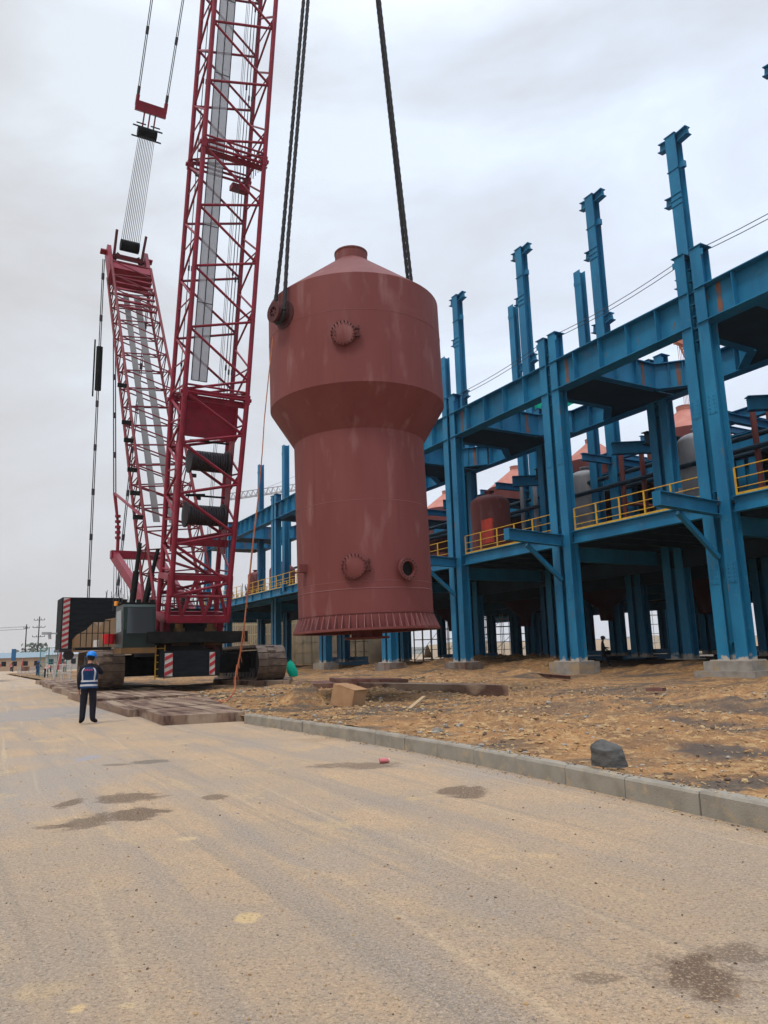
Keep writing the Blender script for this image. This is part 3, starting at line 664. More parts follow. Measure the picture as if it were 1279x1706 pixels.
for i in range(64):
    t = 2 * math.pi * i / 64; c, s_ = math.cos(t), math.sin(t); tt = V((-s_, c, 0)) * .009
    q = [V((c * 2.172, s_ * 2.172, .07)), V((c * 2.35, s_ * 2.35, .07)), V((c * 2.19, s_ * 2.19, .46)), V((c * 2.172, s_ * 2.172, .46))]
    vs = [VM @ (v + tt) for v in q] + [VM @ (v - tt) for v in q]
    mb.add(vs, [(0, 1, 2, 3), (7, 6, 5, 4), (0, 4, 5, 1), (1, 5, 6, 2), (2, 6, 7, 3), (3, 7, 4, 0)])
mb.build('gusset_ring', WELD, ves)
mb = MB(); mb.lathe([(1.9, .5), (2.165, .9)], 64, VM, False); mb.lathe([(2.16, .7), (1.6, .25), (.5, .12), (.5, -.16), (.72, -.16), (.72, -.22), (.4, -.22)], 64, VM, True); mb.build('bottom_nozzle', REDOX, ves, 40)
def on_shell(px, py, R):
    d = VM.inverted().to_3x3() @ ray(px, py); o = VM.inverted() @ O
    A = d.x ** 2 + d.y ** 2; B = 2 * (o.x * d.x + o.y * d.y); C_ = o.x ** 2 + o.y ** 2 - R * R
    t = (-B - math.sqrt(max(B * B - 4 * A * C_, 0))) / (2 * A); return o + d * t
def radial(px, py, R):
    q = on_shell(px, py, R); e = V((q.x, q.y, 0)).normalized(); tx = V((-e.y, e.x, 0))
    W = VM @ Mloc(q, tx, V((0, 0, 1)), e); return W
def lug_bolts(mb, W, rb, n, zz, r=.016):
    for i in range(n):
        t = 2 * math.pi * (i + .5) / n; c = V((rb * math.cos(t), rb * math.sin(t), 0)); mb.tube(W @ (c + V((0, 0, zz - .10))), W @ (c + V((0, 0, zz + .03))), r, 6)
for (px, py, R, rr) in ((572, 557, 2.93, .385), (590, 944, 2.17, .375)):
    W = radial(px, py, R); mb = MB()
    mb.lathe([(rr * .82, -.15), (rr * .82, .045), (rr, .045), (rr, .08), (rr * .985, .085), (rr, .09), (rr, .125), (rr * .98, .13)], 40, W, True)
    mn = mb.build('manhole', REDOX, ves, 40)
    b = MB(); lug_bolts(b, W, rr * .93, 20, .155, .026); b.build('bolt_ring', REDDK, mn)
    h = MB(); 
    for zz in (-.12, .12): h.box(W @ V((rr + .05, zz, .09)), (.14, .05, .10), [W.to_3x3() @ V(k) for k in ((1, 0, 0), (0, 1, 0), (0, 0, 1))])
    h.tube(W @ V((rr + .09, -.2, .09)), W @ V((rr + .09, .2, .09)), .025, 8)
    h.path([W @ V((-.62 * rr, -.08, .12)), W @ V((-.62 * rr, -.08, .18)), W @ V((-.62 * rr, .08, .18)), W @ V((-.62 * rr, .08, .12))], .012, 6)
    h.build('hinge', REDDK, mn)
W = radial(675, 948, 2.17); mb = MB()
mb.lathe([(.25, -.15), (.25, .10), (.345, .10), (.345, .16), (.225, .16), (.225, -.1)], 36, W, False); oz = mb.build('side_nozzle', REDOX, ves, 40)
b = MB(); lug_bolts(b, W, .29, 16, .17, .02); b.build('bolt_ring', STEEL, oz)
mb = MB(); mb.lathe([(.001, .05), (.225, .05)], 24, W, False); mb.build('bore_shade_disc', CBLK, oz)  # flat black disc painted as the darkness inside the open nozzle
W = radial(509, 947, 2.17); ax3 = [W.to_3x3() @ V(k) for k in ((1, 0, 0), (0, 1, 0), (0, 0, 1))]
mb = MB(); mb.box(W @ V((.08, .0, .12)), (.02, .22, .3), ax3); mb.box(W @ V((-.02, -.12, .12)), (.24, .02, .3), ax3); mb.build('bracket', REDOX, ves)
# trunnions
WT = radial(475, 526, 2.9)
loc = VM.inverted() @ WT.translation; eL = V((loc.x, loc.y, 0)).normalized()
TZ = loc.z
TR = []
for sg in (1, -1):
    e = eL * sg; q = e * 2.9 + V((0, 0, TZ)); tx = V((-e.y, e.x, 0)); Wt = VM @ Mloc(q, tx, V((0, 0, 1)), e)
    mb = MB(); mb.lathe([(.46, -.05), (.46, .04), (.25, .05), (.25, .40), (.33, .40), (.33, .47), (.17, .47), (.17, .1)], 36, Wt, False)
    for i in range(6):
        t = math.pi * i / 3; mb.bar(Wt @ V((0, 0, .43)), Wt @ V((.17 * math.cos(t), .17 * math.sin(t), .43)), .02, .05)
    mb.build('trunnion', REDDK, ves, 40); TR.append(Wt)
HOOK = V((VO.x - .35, 24, 38.5))
side_tags = [('dark rope sling pair hooked round the left trunnion of the vessel', 'lifting_sling'), ('dark rope sling pair rising behind the right shoulder of the vessel', 'lifting_sling')]
for Wt, (lb, nm), sg in zip(TR, side_tags, (-1, 1)):
    mb = MB(); top = HOOK + V((sg * .45, 0, 0)); tight = .09 if sg > 0 else .2
    zo = .24
    for s_ in (-1, 1):
        a0 = Wt @ V((s_ * .28, .02, zo + .0)); b0 = top + V((.05, s_ * tight * .8, 0)) + V((s_ * tight * .2 * sg * -1, 0, 0))
        mid = a0.lerp(b0, .10); j_ = (Wt @ V((s_ * (.10 if sg > 0 else .19), .02, zo))) .lerp(top, .10)
        for ph in (0, math.pi):      # two laid strands twisting round each other
            way = [a0, j_, b0]; pts_ = []
            for A_, B_ in zip(way[:-1], way[1:]):
                n__ = max(1, int((B_ - A_).length / .09))
                pts_ += [A_.lerp(B_, t / n__) for t in range(n__)]
            pts_.append(b0)
            mb.path([q_ + V((math.cos(k_ * .9 + ph), math.sin(k_ * .9 + ph), 0)) * .013 for k_, q_ in enumerate(pts_)], .058, 6)
    arc = [Wt @ V((.28 * math.cos(t), -.02 + .28 * math.sin(t), zo)) for t in [math.pi + math.pi * i / 12 for i in range(13)]]
    mb.path(arc, .062, 8)
    mb.build(nm, ROPE, label=lb, cat='sling', group='slings carrying the vessel', smooth=60)
hb = thing('hook_block', HOOK, 'red crane hook block above the frame from which the slings hang', 'hook block')
mb = MB(); mb.box(HOOK + V((0, 0, 1.6)), (1.7, .9, 1.7)); mb.build('sheave_case', CRED, hb)
mb = MB(); mb.path([HOOK + V((.75 * math.cos(t), 0, .1 + .6 * math.sin(t))) for t in [math.pi + math.pi * i / 10 for i in range(11)]], .14, 8); mb.tube(HOOK + V((0, 0, 0)), HOOK + V((0, 0, .8)), .18, 10); mb.bar(HOOK + V((-.85, 0, .1)), HOOK + V((.85, 0, .1)), .2, .2); mb.build('hook', STEEL, hb)

# vessels standing inside the frame
def installed(a, p, z0, label, proto_=[None]):
    o = S(a, p, z0)
    if proto_[0]: return dup(proto_[0], o, label)
    t = thing('process_vessel', o, label, 'vessel', 'red vessels standing inside the steel frame')
    ps = [MB() for _ in range(5)]; vessel_shell(Mloc(o, V((1, 0, 0)), V((0, 1, 0)), ZZ), *ps)
    mb = None
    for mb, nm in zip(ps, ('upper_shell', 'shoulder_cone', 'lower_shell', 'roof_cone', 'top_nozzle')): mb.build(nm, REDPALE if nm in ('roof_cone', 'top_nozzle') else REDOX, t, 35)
    mb = MB(); mb.lathe([(2.17, .45), (2.1, .1), (1.5, -.5), (.6, -1.2), (.5, -2.2)], 48, Mloc(o, V((1, 0, 0)), V((0, 1, 0)), ZZ)); mb.build('bottom_dish', REDDK, t, 50)  # dish takes the dark bolt red, painting in the shade below the floor
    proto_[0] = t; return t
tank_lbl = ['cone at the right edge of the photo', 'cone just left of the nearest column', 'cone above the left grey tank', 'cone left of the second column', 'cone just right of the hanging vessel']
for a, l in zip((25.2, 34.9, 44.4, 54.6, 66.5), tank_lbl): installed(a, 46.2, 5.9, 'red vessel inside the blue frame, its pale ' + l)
def tank(a, p, z0, z1, R, m_, label, group=None):
    o = S(a, p, z0); t = thing('storage_tank', o, label, 'tank', group); H = z1 - z0
    prof = [(R, 0), (R, H - R * .5)] + [(R * math.cos(k * math.pi / 16), H - R * .5 + R * .5 * math.sin(k * math.pi / 16)) for k in range(1, 8)] + [(.25, H + .02), (.25, H + .2)]
    mb = MB(); mb.lathe(prof, 48, Mloc(o, V((1, 0, 0)), V((0, 1, 0)), ZZ)); mb.build('shell', m_, t, 50)
    mb = MB(); mb.lathe([(.38, H + .2), (.38, H + .28)], 24, Mloc(o, V((1, 0, 0)), V((0, 1, 0)), ZZ)); mb.lathe([(R + .012, H * .45), (R + .02, H * .45 + .03), (R + .012, H * .45 + .06)], 48, Mloc(o, V((1, 0, 0)), V((0, 1, 0)), ZZ), False); mb.build('flange', m_, t)
    return t
tank(29.9, 40.6, 7.8, 15.0, 1.35, TGREY, 'grey round-topped tank between the two nearest blue columns', 'grey tanks in the frame')
tank(40.0, 40.6, 7.8, 14.8, 1.3, TGREY, 'grey round-topped tank just right of the second blue column', 'grey tanks in the frame')
q = AP(PN(818, 880, 33.5)); tank(q[0], 33.5, 7.8, 12.9, 1.45, REDOX, 'small red-brown tank with a ladder platform behind the yellow rail')
REDT = mat('bright_red_sheet', (.55, .055, .035), .7, 0, (.35, .05, .04), 3)
mb = MB(); c = PN(812, 885, 31.5); mb.box(c, (1.2, .15, 1.7), (UU, NN, ZZ)); mb.build('leaning_sheet', REDT, label='bright orange-red panel leaning behind the yellow rail in front of the small tank', cat='sheet')
for px, top, hw, lb, z0 in ((425, 953, 2.6, 'brown tank behind the left platform rail, just right of the crane boom', 7.75), (470, 940, 4.0, 'wider dark brown tank behind the left platform rail next to the hanging vessel', 7.75)):
    c = PN(px, top, 37 if hw < 3 else 35); a, p = AP(c); tank(a, p, z0, c.z, .5 * hw * .82, REDOX, lb, 'brown tanks on the left platform')
c = PN(925, 668, 40)
ne = thing('debris_net', V((c.x, c.y, c.z - 1)), 'bright green debris net hanging high in the frame behind the second column', 'net')
mb = MB()
for i in range(20):
    A = c + UU * (-2.5 + i * .25) + NN * (.06 * math.sin(i * 1.7)); B = c + UU * (-2.5 + (i + 1) * .25) + NN * (.06 * math.sin((i + 1) * 1.7))
    mb.prism([A - ZZ * .85, B - ZZ * .85, B - ZZ * .85 + NN * .02, A - ZZ * .85 + NN * .02], ZZ * 1.7)
mb.build('netting', NETG, ne)

# ------------------------------------------------------------------ crawler crane
SV = V((.5, -.866, 0)); LV = V((.866, .5, 0))
CC = V((-10.3, 37.0, 0)); FOOT = V((-9.3, 35.5, 3.0)); TIP = V((-1.55, 24.0, 88))
crane = thing('crawler_crane', CC, 'big red lattice-boom crawler crane with dark tracks and a leaning derrick mast', 'crane')
def lattice(a, b, W0, W1, D0, D1, rch, rl, pitch, name_, face_mat=CRED, parent=crane, t0=0, flip=0, sparse=False, steps=None):
    """rectangular lattice from a to b; widths W along LV, depths D across"""
    a, b = V(a), V(b); d = (b - a).normalized(); fr = d.cross(LV).normalized()
    if fr.dot(SV) < 0: fr = -fr
    L = (b - a).length; n = steps or max(1, round(L / pitch))
    def cn(k, sx, sy):
        t = k / n; W_, D_ = W0 + (W1 - W0) * t, D0 + (D1 - D0) * t
        return a + d * (L * t) + LV * (sx * W_ / 2) + fr * (sy * D_ / 2)
    ch = MB()
    for sx in (-1, 1):
        for sy in (-1, 1): ch.tube(cn(0, sx, sy), cn(n, sx, sy), rch, 10)
    o = ch.build(name_ + 'chords', face_mat, parent, 40)
    lc = MB()
    for k in range(n + 1):
        for sy in (-1, 1):
            if k in (0, n): lc.tube(cn(k, -1, sy), cn(k, 1, sy), rl, 6)
        if k < n:
            for sy in (-1, 1):      # wide faces: one diagonal per panel
                lc.tube(cn(k + .28, 1, sy), cn(k + 1, -1, sy), rl, 6); lc.tube(cn(k, -1, sy), cn(k + .28, 1, sy), rl, 6)
            for sx in (-1, 1):      # narrow faces: zigzag
                A, B = (cn(k, sx, -1), cn(k + 1, sx, -1)); Cc = (cn(k, sx, 1) + cn(k + 1, sx, 1)) / 2
                lc.tube(A, Cc, rl * .85, 6); lc.tube(Cc, B, rl * .85, 6); lc.tube((A + B) / 2, Cc, rl * .6, 6)
    lc.build(name_ + 'lacing', face_mat, o, 40)
    return o, cn, d, fr, n
# boom: base section, then ordinary sections
bd = (TIP - FOOT).normalized(); L1 = 11.0
J1 = FOOT + bd * L1
base, cn, bdv, bfr, nb = lattice(FOOT + bd * 1.6, J1, 2.7, 2.98, 2.0, 2.5, .125, .075, 2.4, 'boom_base_', steps=4)
seg = J1; sections = []
for k, L in enumerate((11.8, 11.8, 11.8, 11.8, 11.8, 11.8)):
    e_ = seg + bd * L
    o, cn2, _, _, n2 = lattice(seg + bd * .12, e_ - bd * .12, 2.98, 2.98, 2.5, 2.5, .115, .062, 2.9, 'boom_')
    mb = MB()
    for sx in (-1, 1):
        for sy in (-1, 1):
            c = seg + LV * (sx * 1.49) + bfr * (sy * 1.25); mb.bar(c - bd * .22, c + bd * .22, .24, .24, bfr); mb.tube(c - LV * .2, c + LV * .2, .1, 8)
    for sy in (-1, 1): mb.tube(seg + LV * -1.49 + bfr * sy * 1.3 + bd * .35, seg + LV * 1.49 + bfr * sy * 1.3 + bd * .35, .05, 6)
    for sx in (-1, 1): mb.tube(seg + LV * 1.49 * sx - bfr * 1.3 + bd * .35, seg + LV * 1.49 * sx + bfr * 1.3 + bd * .35, .05, 6)
    mb.tube(seg + LV * -1.49 - bfr * 1.3 + bd * .3, seg + LV * 1.49 + bfr * 1.3 + bd * .3, .045, 6)
    mb.build('section_joint', CRED, crane, 40)
    seg = e_
HEAD = seg
mb = MB(); mb.bar(HEAD, HEAD + bd * 2.5, 3.0, 2.2, bfr); mb.build('boom_head', CRED, crane)
# grey catwalk and the pipes/pendants running inside the boom
def rib(mb, A, B, side, w_, thick):
    mb.bar(A, B, w_, thick, bfr)
ct = MB()
A = J1 + bd * 1.0 - bfr * .75 + LV * -.35; B = HEAD - bfr * .75 + LV * -.35
ct.bar(A, B, .72, .02, bfr)
ct.build('boom_catwalk', GREY, crane)
ce = MB()
for x_ in (-.74, -.36, .03): ce.bar(A + LV * (x_ + .35), B + LV * (x_ + .35), .035, .07, bfr)
k = 0
while k < 60: ce.bar(A + bd * k - LV * .36, A + bd * k + LV * .36, .03, .05, bfr); k += 3.9
ce.build('catwalk_frame', STEEL, crane)
pn = MB()
for x_, y_ in ((-1.35, -.4), (-1.2, -.4), (1.02, -.5), (1.18, -.5), (.62, .3)):
    pn.tube(J1 + LV * x_ + bfr * y_, HEAD + LV * x_ + bfr * y_, .022, 6)
    k = 1.5
    while k < 66:
        pn.tube(J1 + bd * k + LV * x_ + bfr * y_, J1 + bd * (k + .25) + LV * x_ + bfr * y_, .05, 6); k += 4.7
for x_ in (.35, .42, .5): pn.tube(FOOT + bd * 3 + LV * x_ + bfr * .2, HEAD + LV * x_ + bfr * .2, .012, 4)
pn.build('hoist_lines', STEEL, crane)
# walkway with rail at the first joint
wk = MB(); c = J1 + bd * 11.6
wk.bar(c - LV * 1.6 + bfr * .9, c + LV * 1.7 + bfr * .9, .5, .05, bd)
for zz in (.5, 1.0): wk.bar(c - LV * .2 + bfr * .5 + bd * zz, c + LV * 1.49 + bfr * .5 + bd * zz, .04, .04); wk.bar(c + LV * 1.49 + bfr * 1.1 + bd * zz, c + LV * 1.49 - bfr * 1.1 + bd * zz, .04, .04)
for i in range(7): q = c + LV * 1.49 + bfr * (1.1 - i * .36); wk.bar(q, q + bd * 1.0, .03, .03)
for i in range(6): q = c + LV * (-.2 + i * .35) + bfr * .5; wk.bar(q, q + bd * 1.0, .03, .03)
wk.bar(c + LV * .35 - bfr * .2 - bd * .8, c + LV * 1.25 - bfr * .2 - bd * .8, .25, .5, bfr)
wk.build('joint_platform', CRED, crane)
# plates, winches in the boom base
mb = MB()
mb.bar(J1 - bd * .95 - LV * 1.42 + bfr * .2, J1 - bd * .95 + LV * 1.42 + bfr * .2, .04, 1.5, bd)
mb.bar(J1 - bd * .2 - LV * 1.5 + bfr * .9, J1 - bd * .2 + LV * 1.5 + bfr * .9, .14, .3, bd)
mb.bar(J1 - bd * 1.75 - LV * 1.4 + bfr * .25, J1 - bd * 1.75 + LV * 1.4 + bfr * .25, .1, .3, bd)
for sx in (-1, 1): mb.bar(J1 - bd * 7.4 + LV * 1.22 * sx, J1 - bd * .3 + LV * 1.32 * sx, .05, .75, bfr)
mb.bar(J1 - bd * 6.9 - LV * 1.4, J1 - bd * 6.9 + LV * 1.4, .5, .35, bd)
mb.build('winch_frame', CRED, crane)
for k in (3.0, 5.6):
    mb = MB(); c = J1 - bd * k
    c = c + LV * .18; mb.tube(c - LV * .85, c + LV * .85, .42, 24)
    for sx in (-1, 1): mb.tube(c + LV * .85 * sx, c + LV * .93 * sx, .62, 24)
    for i in range(14): mb.tube(c + LV * (-.83 + i * .12), c + LV * (-.74 + i * .12), .49, 20)
    mb.build('winch_drum', STEEL, crane, 40)
    mb = MB(); mb.tube(c - LV * .8 + bfr * .5 + bd * .9, c + LV * .8 + bfr * .5 + bd * .9, .05, 6)
    mb.tube(c - LV * 1.0 + bfr * .2 + bd * .9, c - LV * .2 + bfr * .6 + bd * .95, .07, 6); mb.build('winch_hose', CBLK, crane)
# boom foot frame
mb = MB(); fc = FOOT + bd * 1.6
for z_, h in ((2.45, .26), (.55, .34)):
    q = FOOT + bd * z_
    for sy in (-1, 1): mb.bar(q - LV * 1.45 + bfr * .95 * sy, q + LV * 1.45 + bfr * .95 * sy, .24, h, bd)
    for sx in (-1, 1): mb.bar(q + LV * 1.42 * sx - bfr * .95, q + LV * 1.42 * sx + bfr * .95, .24, h, bd)
for sx in (-1, 1):
    for sy in (-1, 1): mb.tube(FOOT + bd * .5 + LV * 1.42 * sx + bfr * .95 * sy, FOOT + bd * 2.5 + LV * 1.42 * sx + bfr * .95 * sy, .13, 8)
pts = [FOOT + bd * (.7 if i % 2 else 2.3) + LV * (-1.3 + i * .52) + bfr * .97 for i in range(6)]
for a_, b_ in zip(pts[:-1], pts[1:]): mb.tube(a_, b_, .08, 8)
for sx in (-1, 1): mb.bar(FOOT + LV * 1.25 * sx - bd * .3, FOOT + LV * 1.3 * sx + bd * .8, .3, .7, bfr)
mb.build('boom_foot', CRED, crane, 40)
# derrick mast
M0 = V((-10.1, 36.9, 3.2)); M1 = PY(212, 436, 46)
mo, mcn, md, mfr, mn_ = lattice(M0 + (M1 - M0).normalized() * .6, M1 - (M1 - M0).normalized() * 1.2, 3.0, 2.5, 1.9, 1.5, .085, .042, 1.4, 'mast_', MASTR)
mb = MB()
for s_, w_ in ((-.62, .36), (.25, .42)):
    A = M0 + md * 6 + LV * s_ + mfr * .2; B = M1 - md * 3.5 + LV * s_ * .8 + mfr * .2; mb.bar(A, B, w_, .02, mfr)
mb.build('mast_catwalk', GREYD, crane)
mb = MB(); mb.bar(M1 - md * 1.6 - LV * 1.3, M1 - md * 1.6 + LV * 1.3, 1.5, .55, md)
for sx in (-1, 1): mb.bar(M1 - md * 1.8 + LV * 1.22 * sx, M1 + md * .7 + LV * 1.2 * sx, .25, 1.0, mfr); mb.bar(M1 + md * .5 + LV * 1.3 * sx, M1 + md * .5 + LV * 1.7 * sx, .1, .4, mfr)
for z_ in (.0, .55): mb.bar(M1 + md * (z_ - .3) - LV * 1.2, M1 + md * (z_ - .3) + LV * 1.2, .18, .18, mfr)
for i in range(6): mb.bar(M1 - md * (2.6 + i * .55) - LV * 1.2 + mfr * .6, M1 - md * (2.6 + i * .55) + LV * 1.2 + mfr * .6, .12, .12, mfr)
mb.build('mast_head', CRED, crane)
ms = MB()      # light lamps and clamps along the mast's left chord
for t in (.44, .55, .60, .68, .74, .80): 
    q = mcn(0, -1, 1).lerp(mcn(mn_, -1, 1), 1 - t); ms.box(q - LV * .3, (.5, .15, .22), (LV, SV, ZZ))
    q = mcn(0, 1, 1).lerp(mcn(mn_, 1, 1), 1 - t); ms.box(q + LV * .15, (.3, .12, .2), (LV, SV, ZZ))
ms.build('mast_clamps', CBLK, crane)
# tackle between mast head and equaliser, pendants on to the boom head
ED = (HEAD - M1).normalized()
E0 = M1 + ED * 1.0; E1 = M1 + ED * 8.3
mb = MB(); mb.bar(M1 + ED * .2 - LV * .9, M1 + ED * .2 + LV * .9, .5, .3, ED)
for sx in (-1, 1): mb.tube(M1 + ED * .2 + LV * .9 * sx, M1 + ED * 1.9 + LV * .95 * sx, .09, 8); mb.tube(M1 - ED * .4 + LV * 1.1 * sx, M1 + ED * .4 + LV * .6 * sx, .14, 8)
mb.build('tackle_yoke', CREDD, crane, 40)
mb = MB(); mb.tube(E0 - LV * .6, E0 + LV * .6, .38, 20)
for q in range(7): mb.tube(E0 + LV * (-.56 + q * .17), E0 + LV * (-.5 + q * .17), .38, 20)
mb.build('sheave_block', CBLK, crane, 40)
mb = MB(); mb.tube(E1 - LV * .6, E1 + LV * .6, .34, 20)
for q in range(7): mb.tube(E1 + LV * (-.56 + q * .17), E1 + LV * (-.5 + q * .17), .34, 20)
for q in (-.45, .45): mb.bar(E1 + ED * .5 + LV * (q - .3), E1 + ED * .5 + LV * (q + .3), .06, .06); 
mb.bar(E1 - ED * .35 - LV * .95, E1 - ED * .35 + LV * .95, .07, .07); mb.bar(E1 + ED * .3 - LV * .95, E1 + ED * .3 + LV * .95, .07, .07)
mb.build('sheave_block', CBLK, crane, 40)
mb = MB()
for i in range(20):
    x_ = -.57 + i * .06
    mb.tube(E0 + LV * x_ + SV * (.25 if i % 2 else -.2), E1 + LV * x_ * .85 + SV * (.2 if i % 2 else -.15), .017, 4)
mb.build('tackle_lines', mat('bright_wire_rope', (.13, .13, .14), .5, .2), crane)
E2 = E1 + ED * 1.5
mb = MB(); mb.bar(E2 - LV * .98, E2 + LV * .98, .3, .6, ED)
for sx in (-1, 1): mb.bar(E2 + LV * .9 * sx, E2 + LV * .9 * sx + ED * .65, .2, .2)
for q in (-.35, .0, .35): mb.tube(E2 + LV * q, E1 + LV * q, .05, 6)
mb.build('equaliser', CRED, crane)
mb = MB()
for sx in (-1, 1):
    A = E2 + LV * .9 * sx + ED * .5; B = HEAD + LV * 1.2 * sx + bd * 1.5
    for dx in (-.05, .05): mb.tube(A + LV * dx, B + LV * dx, .028, 6)
    L = (B - A).length; dd = (B - A).normalized(); k = .2
    while k < L: mb.tube(A + dd * k, A + dd * (k + .45), .10, 6); k += 3.6
mb.build('boom_pendants', STEEL, crane)
# mast guy rods to the rear arm
mb = MB(); ARM = PY(192, 921, 42.5); G0 = mcn(0, -1, -1).lerp(mcn(mn_, -1, -1), .78)
A = G0; B = PY(191, 822, 42.5)
for dx in (-.06, .06): mb.tube(A + LV * dx, B + LV * dx, .035, 6)
for t in (.0, .25, .5, .75): q = A.lerp(B, t); mb.tube(q, q + (B - A) * .03, .10, 6)
mb.build('guy_rod', STEEL, crane)
mb = MB(); mb.tube(B, PY(197, 880, 42.5), .11, 8, .07); mb.tube(PY(197, 880, 42.5), PY(195, 930, 42.5), .10, 8); mb.bar(B, mcn(0, -1, 1).lerp(mcn(mn_, -1, 1), .2), .12, .12)
for i in range(5): q = PY(196, 862 + i * 9, 42.5); mb.tube(q, q + ZZ * .14, .17, 8)
mb.build('guy_lever', CRED, crane, 40)
mb = MB()
for sx in (0, 1):
    o_ = LV * 2.4 * sx; A = PY(190, 925, 42.5) + o_; B = V((-10.9, 36.9, 3.2)) + o_ * .8 - LV * .3
    mb.bar(A, B, .32, .55)
mb.bar(PY(190, 924, 42.5) - LV * .2, PY(190, 924, 42.5) + LV * 2.8, .5, .45)
mb.build('rear_arm', CRED, crane)
mb = MB()
for i in range(9):
    A = PY(190 + i * 3.6, 932, 42.3); B = PY(188 + i * 5.2, 1018, 40.5); mb.tube(A, B, .016, 4)
mb.build('arm_ropes', STEEL, crane)
for (x0, y0, x1, y1) in ((233, 905, 219, 1012), (263, 915, 240, 1010)):
    mb = MB(); A, B = PY(x0, y0, 36.5), PY(x1, y1, 36.0); mb.tube(A, A.lerp(B, .5), .10, 10); mb.tube(A.lerp(B, .45), B, .15, 10); mb.build('support_cylinder', CBLK, crane, 40)
# superstructure
SB = CC + V((0, 0, 0)); cabc = PY(225, 1044, 33.6)
mb = MB()
o2 = V((CC.x, CC.y, 0)) - LV * 1.75 
pr_ = [(-9.3, 2.35), (-9.3, 2.95), (-7.6, 3.25), (-6.2, 3.6), (-5.2, 4.15), (-4.5, 4.55), (-3.6, 4.65), (1.4, 4.65), (1.4, 2.35)]
P0 = PY(120, 1070, 45.0); P1 = PY(205, 1060, 36.2); dd = V((P1.x - P0.x, P1.y - P0.y, 0)); LL = dd.length; dd.normalize()
z0b, z1b, z2b = PY(150, 1084, 40).z, PY(150, 1060, 43).z, PY(190, 1030, 38).z
prof = [(0, z0b), (0, z0b + .75), (.1, z0b + 1.0), (.30, z0b + 1.2), (.46, z0b + 1.55), (.58, z2b - .35), (.68, z2b), (1, z2b), (1, z0b)]
mb.prism([V((P0.x, P0.y, 0)) + dd * LL * t + ZZ * z for t, z in prof], LV * 3.4)
mb.build('superstructure', TAN, crane)
mb = MB()
mb.bar(FOOT - LV * 1.5 - SV * 1.9 + ZZ * -.9, FOOT + LV * 1.3 - SV * 1.9 + ZZ * -.9, 3.4, .9)
mb.box(CC + ZZ * 2.55 + SV * .4, (4.6, 6.2, .5), (LV, SV, ZZ))
mb.box(CC + ZZ * 3.4 - SV * 1.5 + LV * .7, (2.6, 3.0, 1.3), (LV, SV, ZZ))
mb.build('slewing_platform', CBLK, crane)
mb = MB(); mb.tube(CC + ZZ * 1.75, CC + ZZ * 2.35, 2.1, 40); mb.build('slewing_ring', STEEL, crane, 40)
for dx in (-.75, .75):
    mb = MB(); q = FOOT + LV * dx + SV * .55 - ZZ * .55; mb.tube(q, q + ZZ * .55, .28, 12); mb.tube(q + ZZ * .55, q + ZZ * .75, .18, 12); mb.box(q - ZZ * .1, (.8, .6, .3), (LV, SV, ZZ)); mb.build('slew_motor', TAN, crane, 40)
# cab
cz0, cz1 = cabc.z - .95, cabc.z + .95
cx = V((cabc.x, cabc.y, 0)); CA = (LV, SV, ZZ)
mb = MB(); side = [(.95, cz0), (1.0, cz0 + .8), (.86, cz1 - .12), (.7, cz1), (-.75, cz1), (-.9, cz1 - .3), (-.9, cz0)]
mb.prism([cx - LV * .7 + SV * s_ + ZZ * z for s_, z in side], LV * 1.4); cab = mb.build('cab', CABG, crane)
mb = MB(); mb.prism([cx - LV * .56 + SV * 1.012 + ZZ * (cz0 + .62), cx + LV * .6 + SV * 1.012 + ZZ * (cz0 + .62), cx + LV * .56 + SV * .892 + ZZ * (cz1 - .17), cx - LV * .52 + SV * .892 + ZZ * (cz1 - .17)], SV * .02); mb.build('window', GLASS, cab)
mb = MB(); mb.prism([cx - LV * .725 + SV * .75 + ZZ * (cz0 + .7), cx - LV * .725 + SV * .55 + ZZ * (cz1 - .25), cx - LV * .725 - SV * .55 + ZZ * (cz1 - .25), cx - LV * .725 - SV * .55 + ZZ * (cz0 + .7)], LV * .02); mb.build('window', GLASS, cab)
mb = MB(); mb.box(cx + ZZ * (cz0 - .12) + SV * .0, (1.5, 2.0, .24), CA); mb.build('cab_sill', TAN, cab)
mb = MB(); mb.box(cx + ZZ * (cz1 + .06), (1.5, 1.2, .08), CA)
for s_ in (-.6, 0, .6): mb.box(cx + LV * s_ + ZZ * (cz1 + .16) + SV * .55, (.2, .12, .14), CA)
mb.build('cab_lights', CBLK, cab)
mb = MB(); mb.tube(cx - LV * .8 + ZZ * cz1 - SV * .3, cx - LV * .8 + ZZ * (cz1 + .2) - SV * .3, .09, 10); mb.build('beacon', mat('beacon_amber', (.8, .3, .03), .3), cab)
mb = MB(); c3 = cx - LV * 1.7 - SV * .6
for s_ in range(6):
    q = c3 - LV * .5 + LV * .24 * s_ + SV * 0 + ZZ * (cz0 + .1); mb.bar(q, q + ZZ * 1.15, .035, .035, SV)
mb.bar(c3 - LV * .55 + ZZ * (cz0 + 1.25), c3 + LV * .75 + ZZ * (cz0 + 1.25), .035, .035); mb.bar(c3 - LV * .55 + ZZ * (cz0 + .7), c3 + LV * .75 + ZZ * (cz0 + .7), .03, .03)
mb.box(c3 + ZZ * (cz0 + .02), (1.5, .8, .12), CA); mb.build('cab_walkway', CBLK, crane)
mb = MB(); q = PY(181, 1064, 34); mb.tube(q - ZZ * .25, q + ZZ * .2, .24, 14, .28); mb.build('red_bucket', mat('bucket_red', (.75, .02, .03), .4), label='bright red bucket standing on the crane walkway left of the cab', cat='bucket')
mb = MB(); q = PY(160, 1077, 38.5); mb.box(q, (.5, .06, .65), (V((.75, -.66, 0)), V((.66, .75, 0)), ZZ)); mb.build('notice_plate', WHITE, crane)
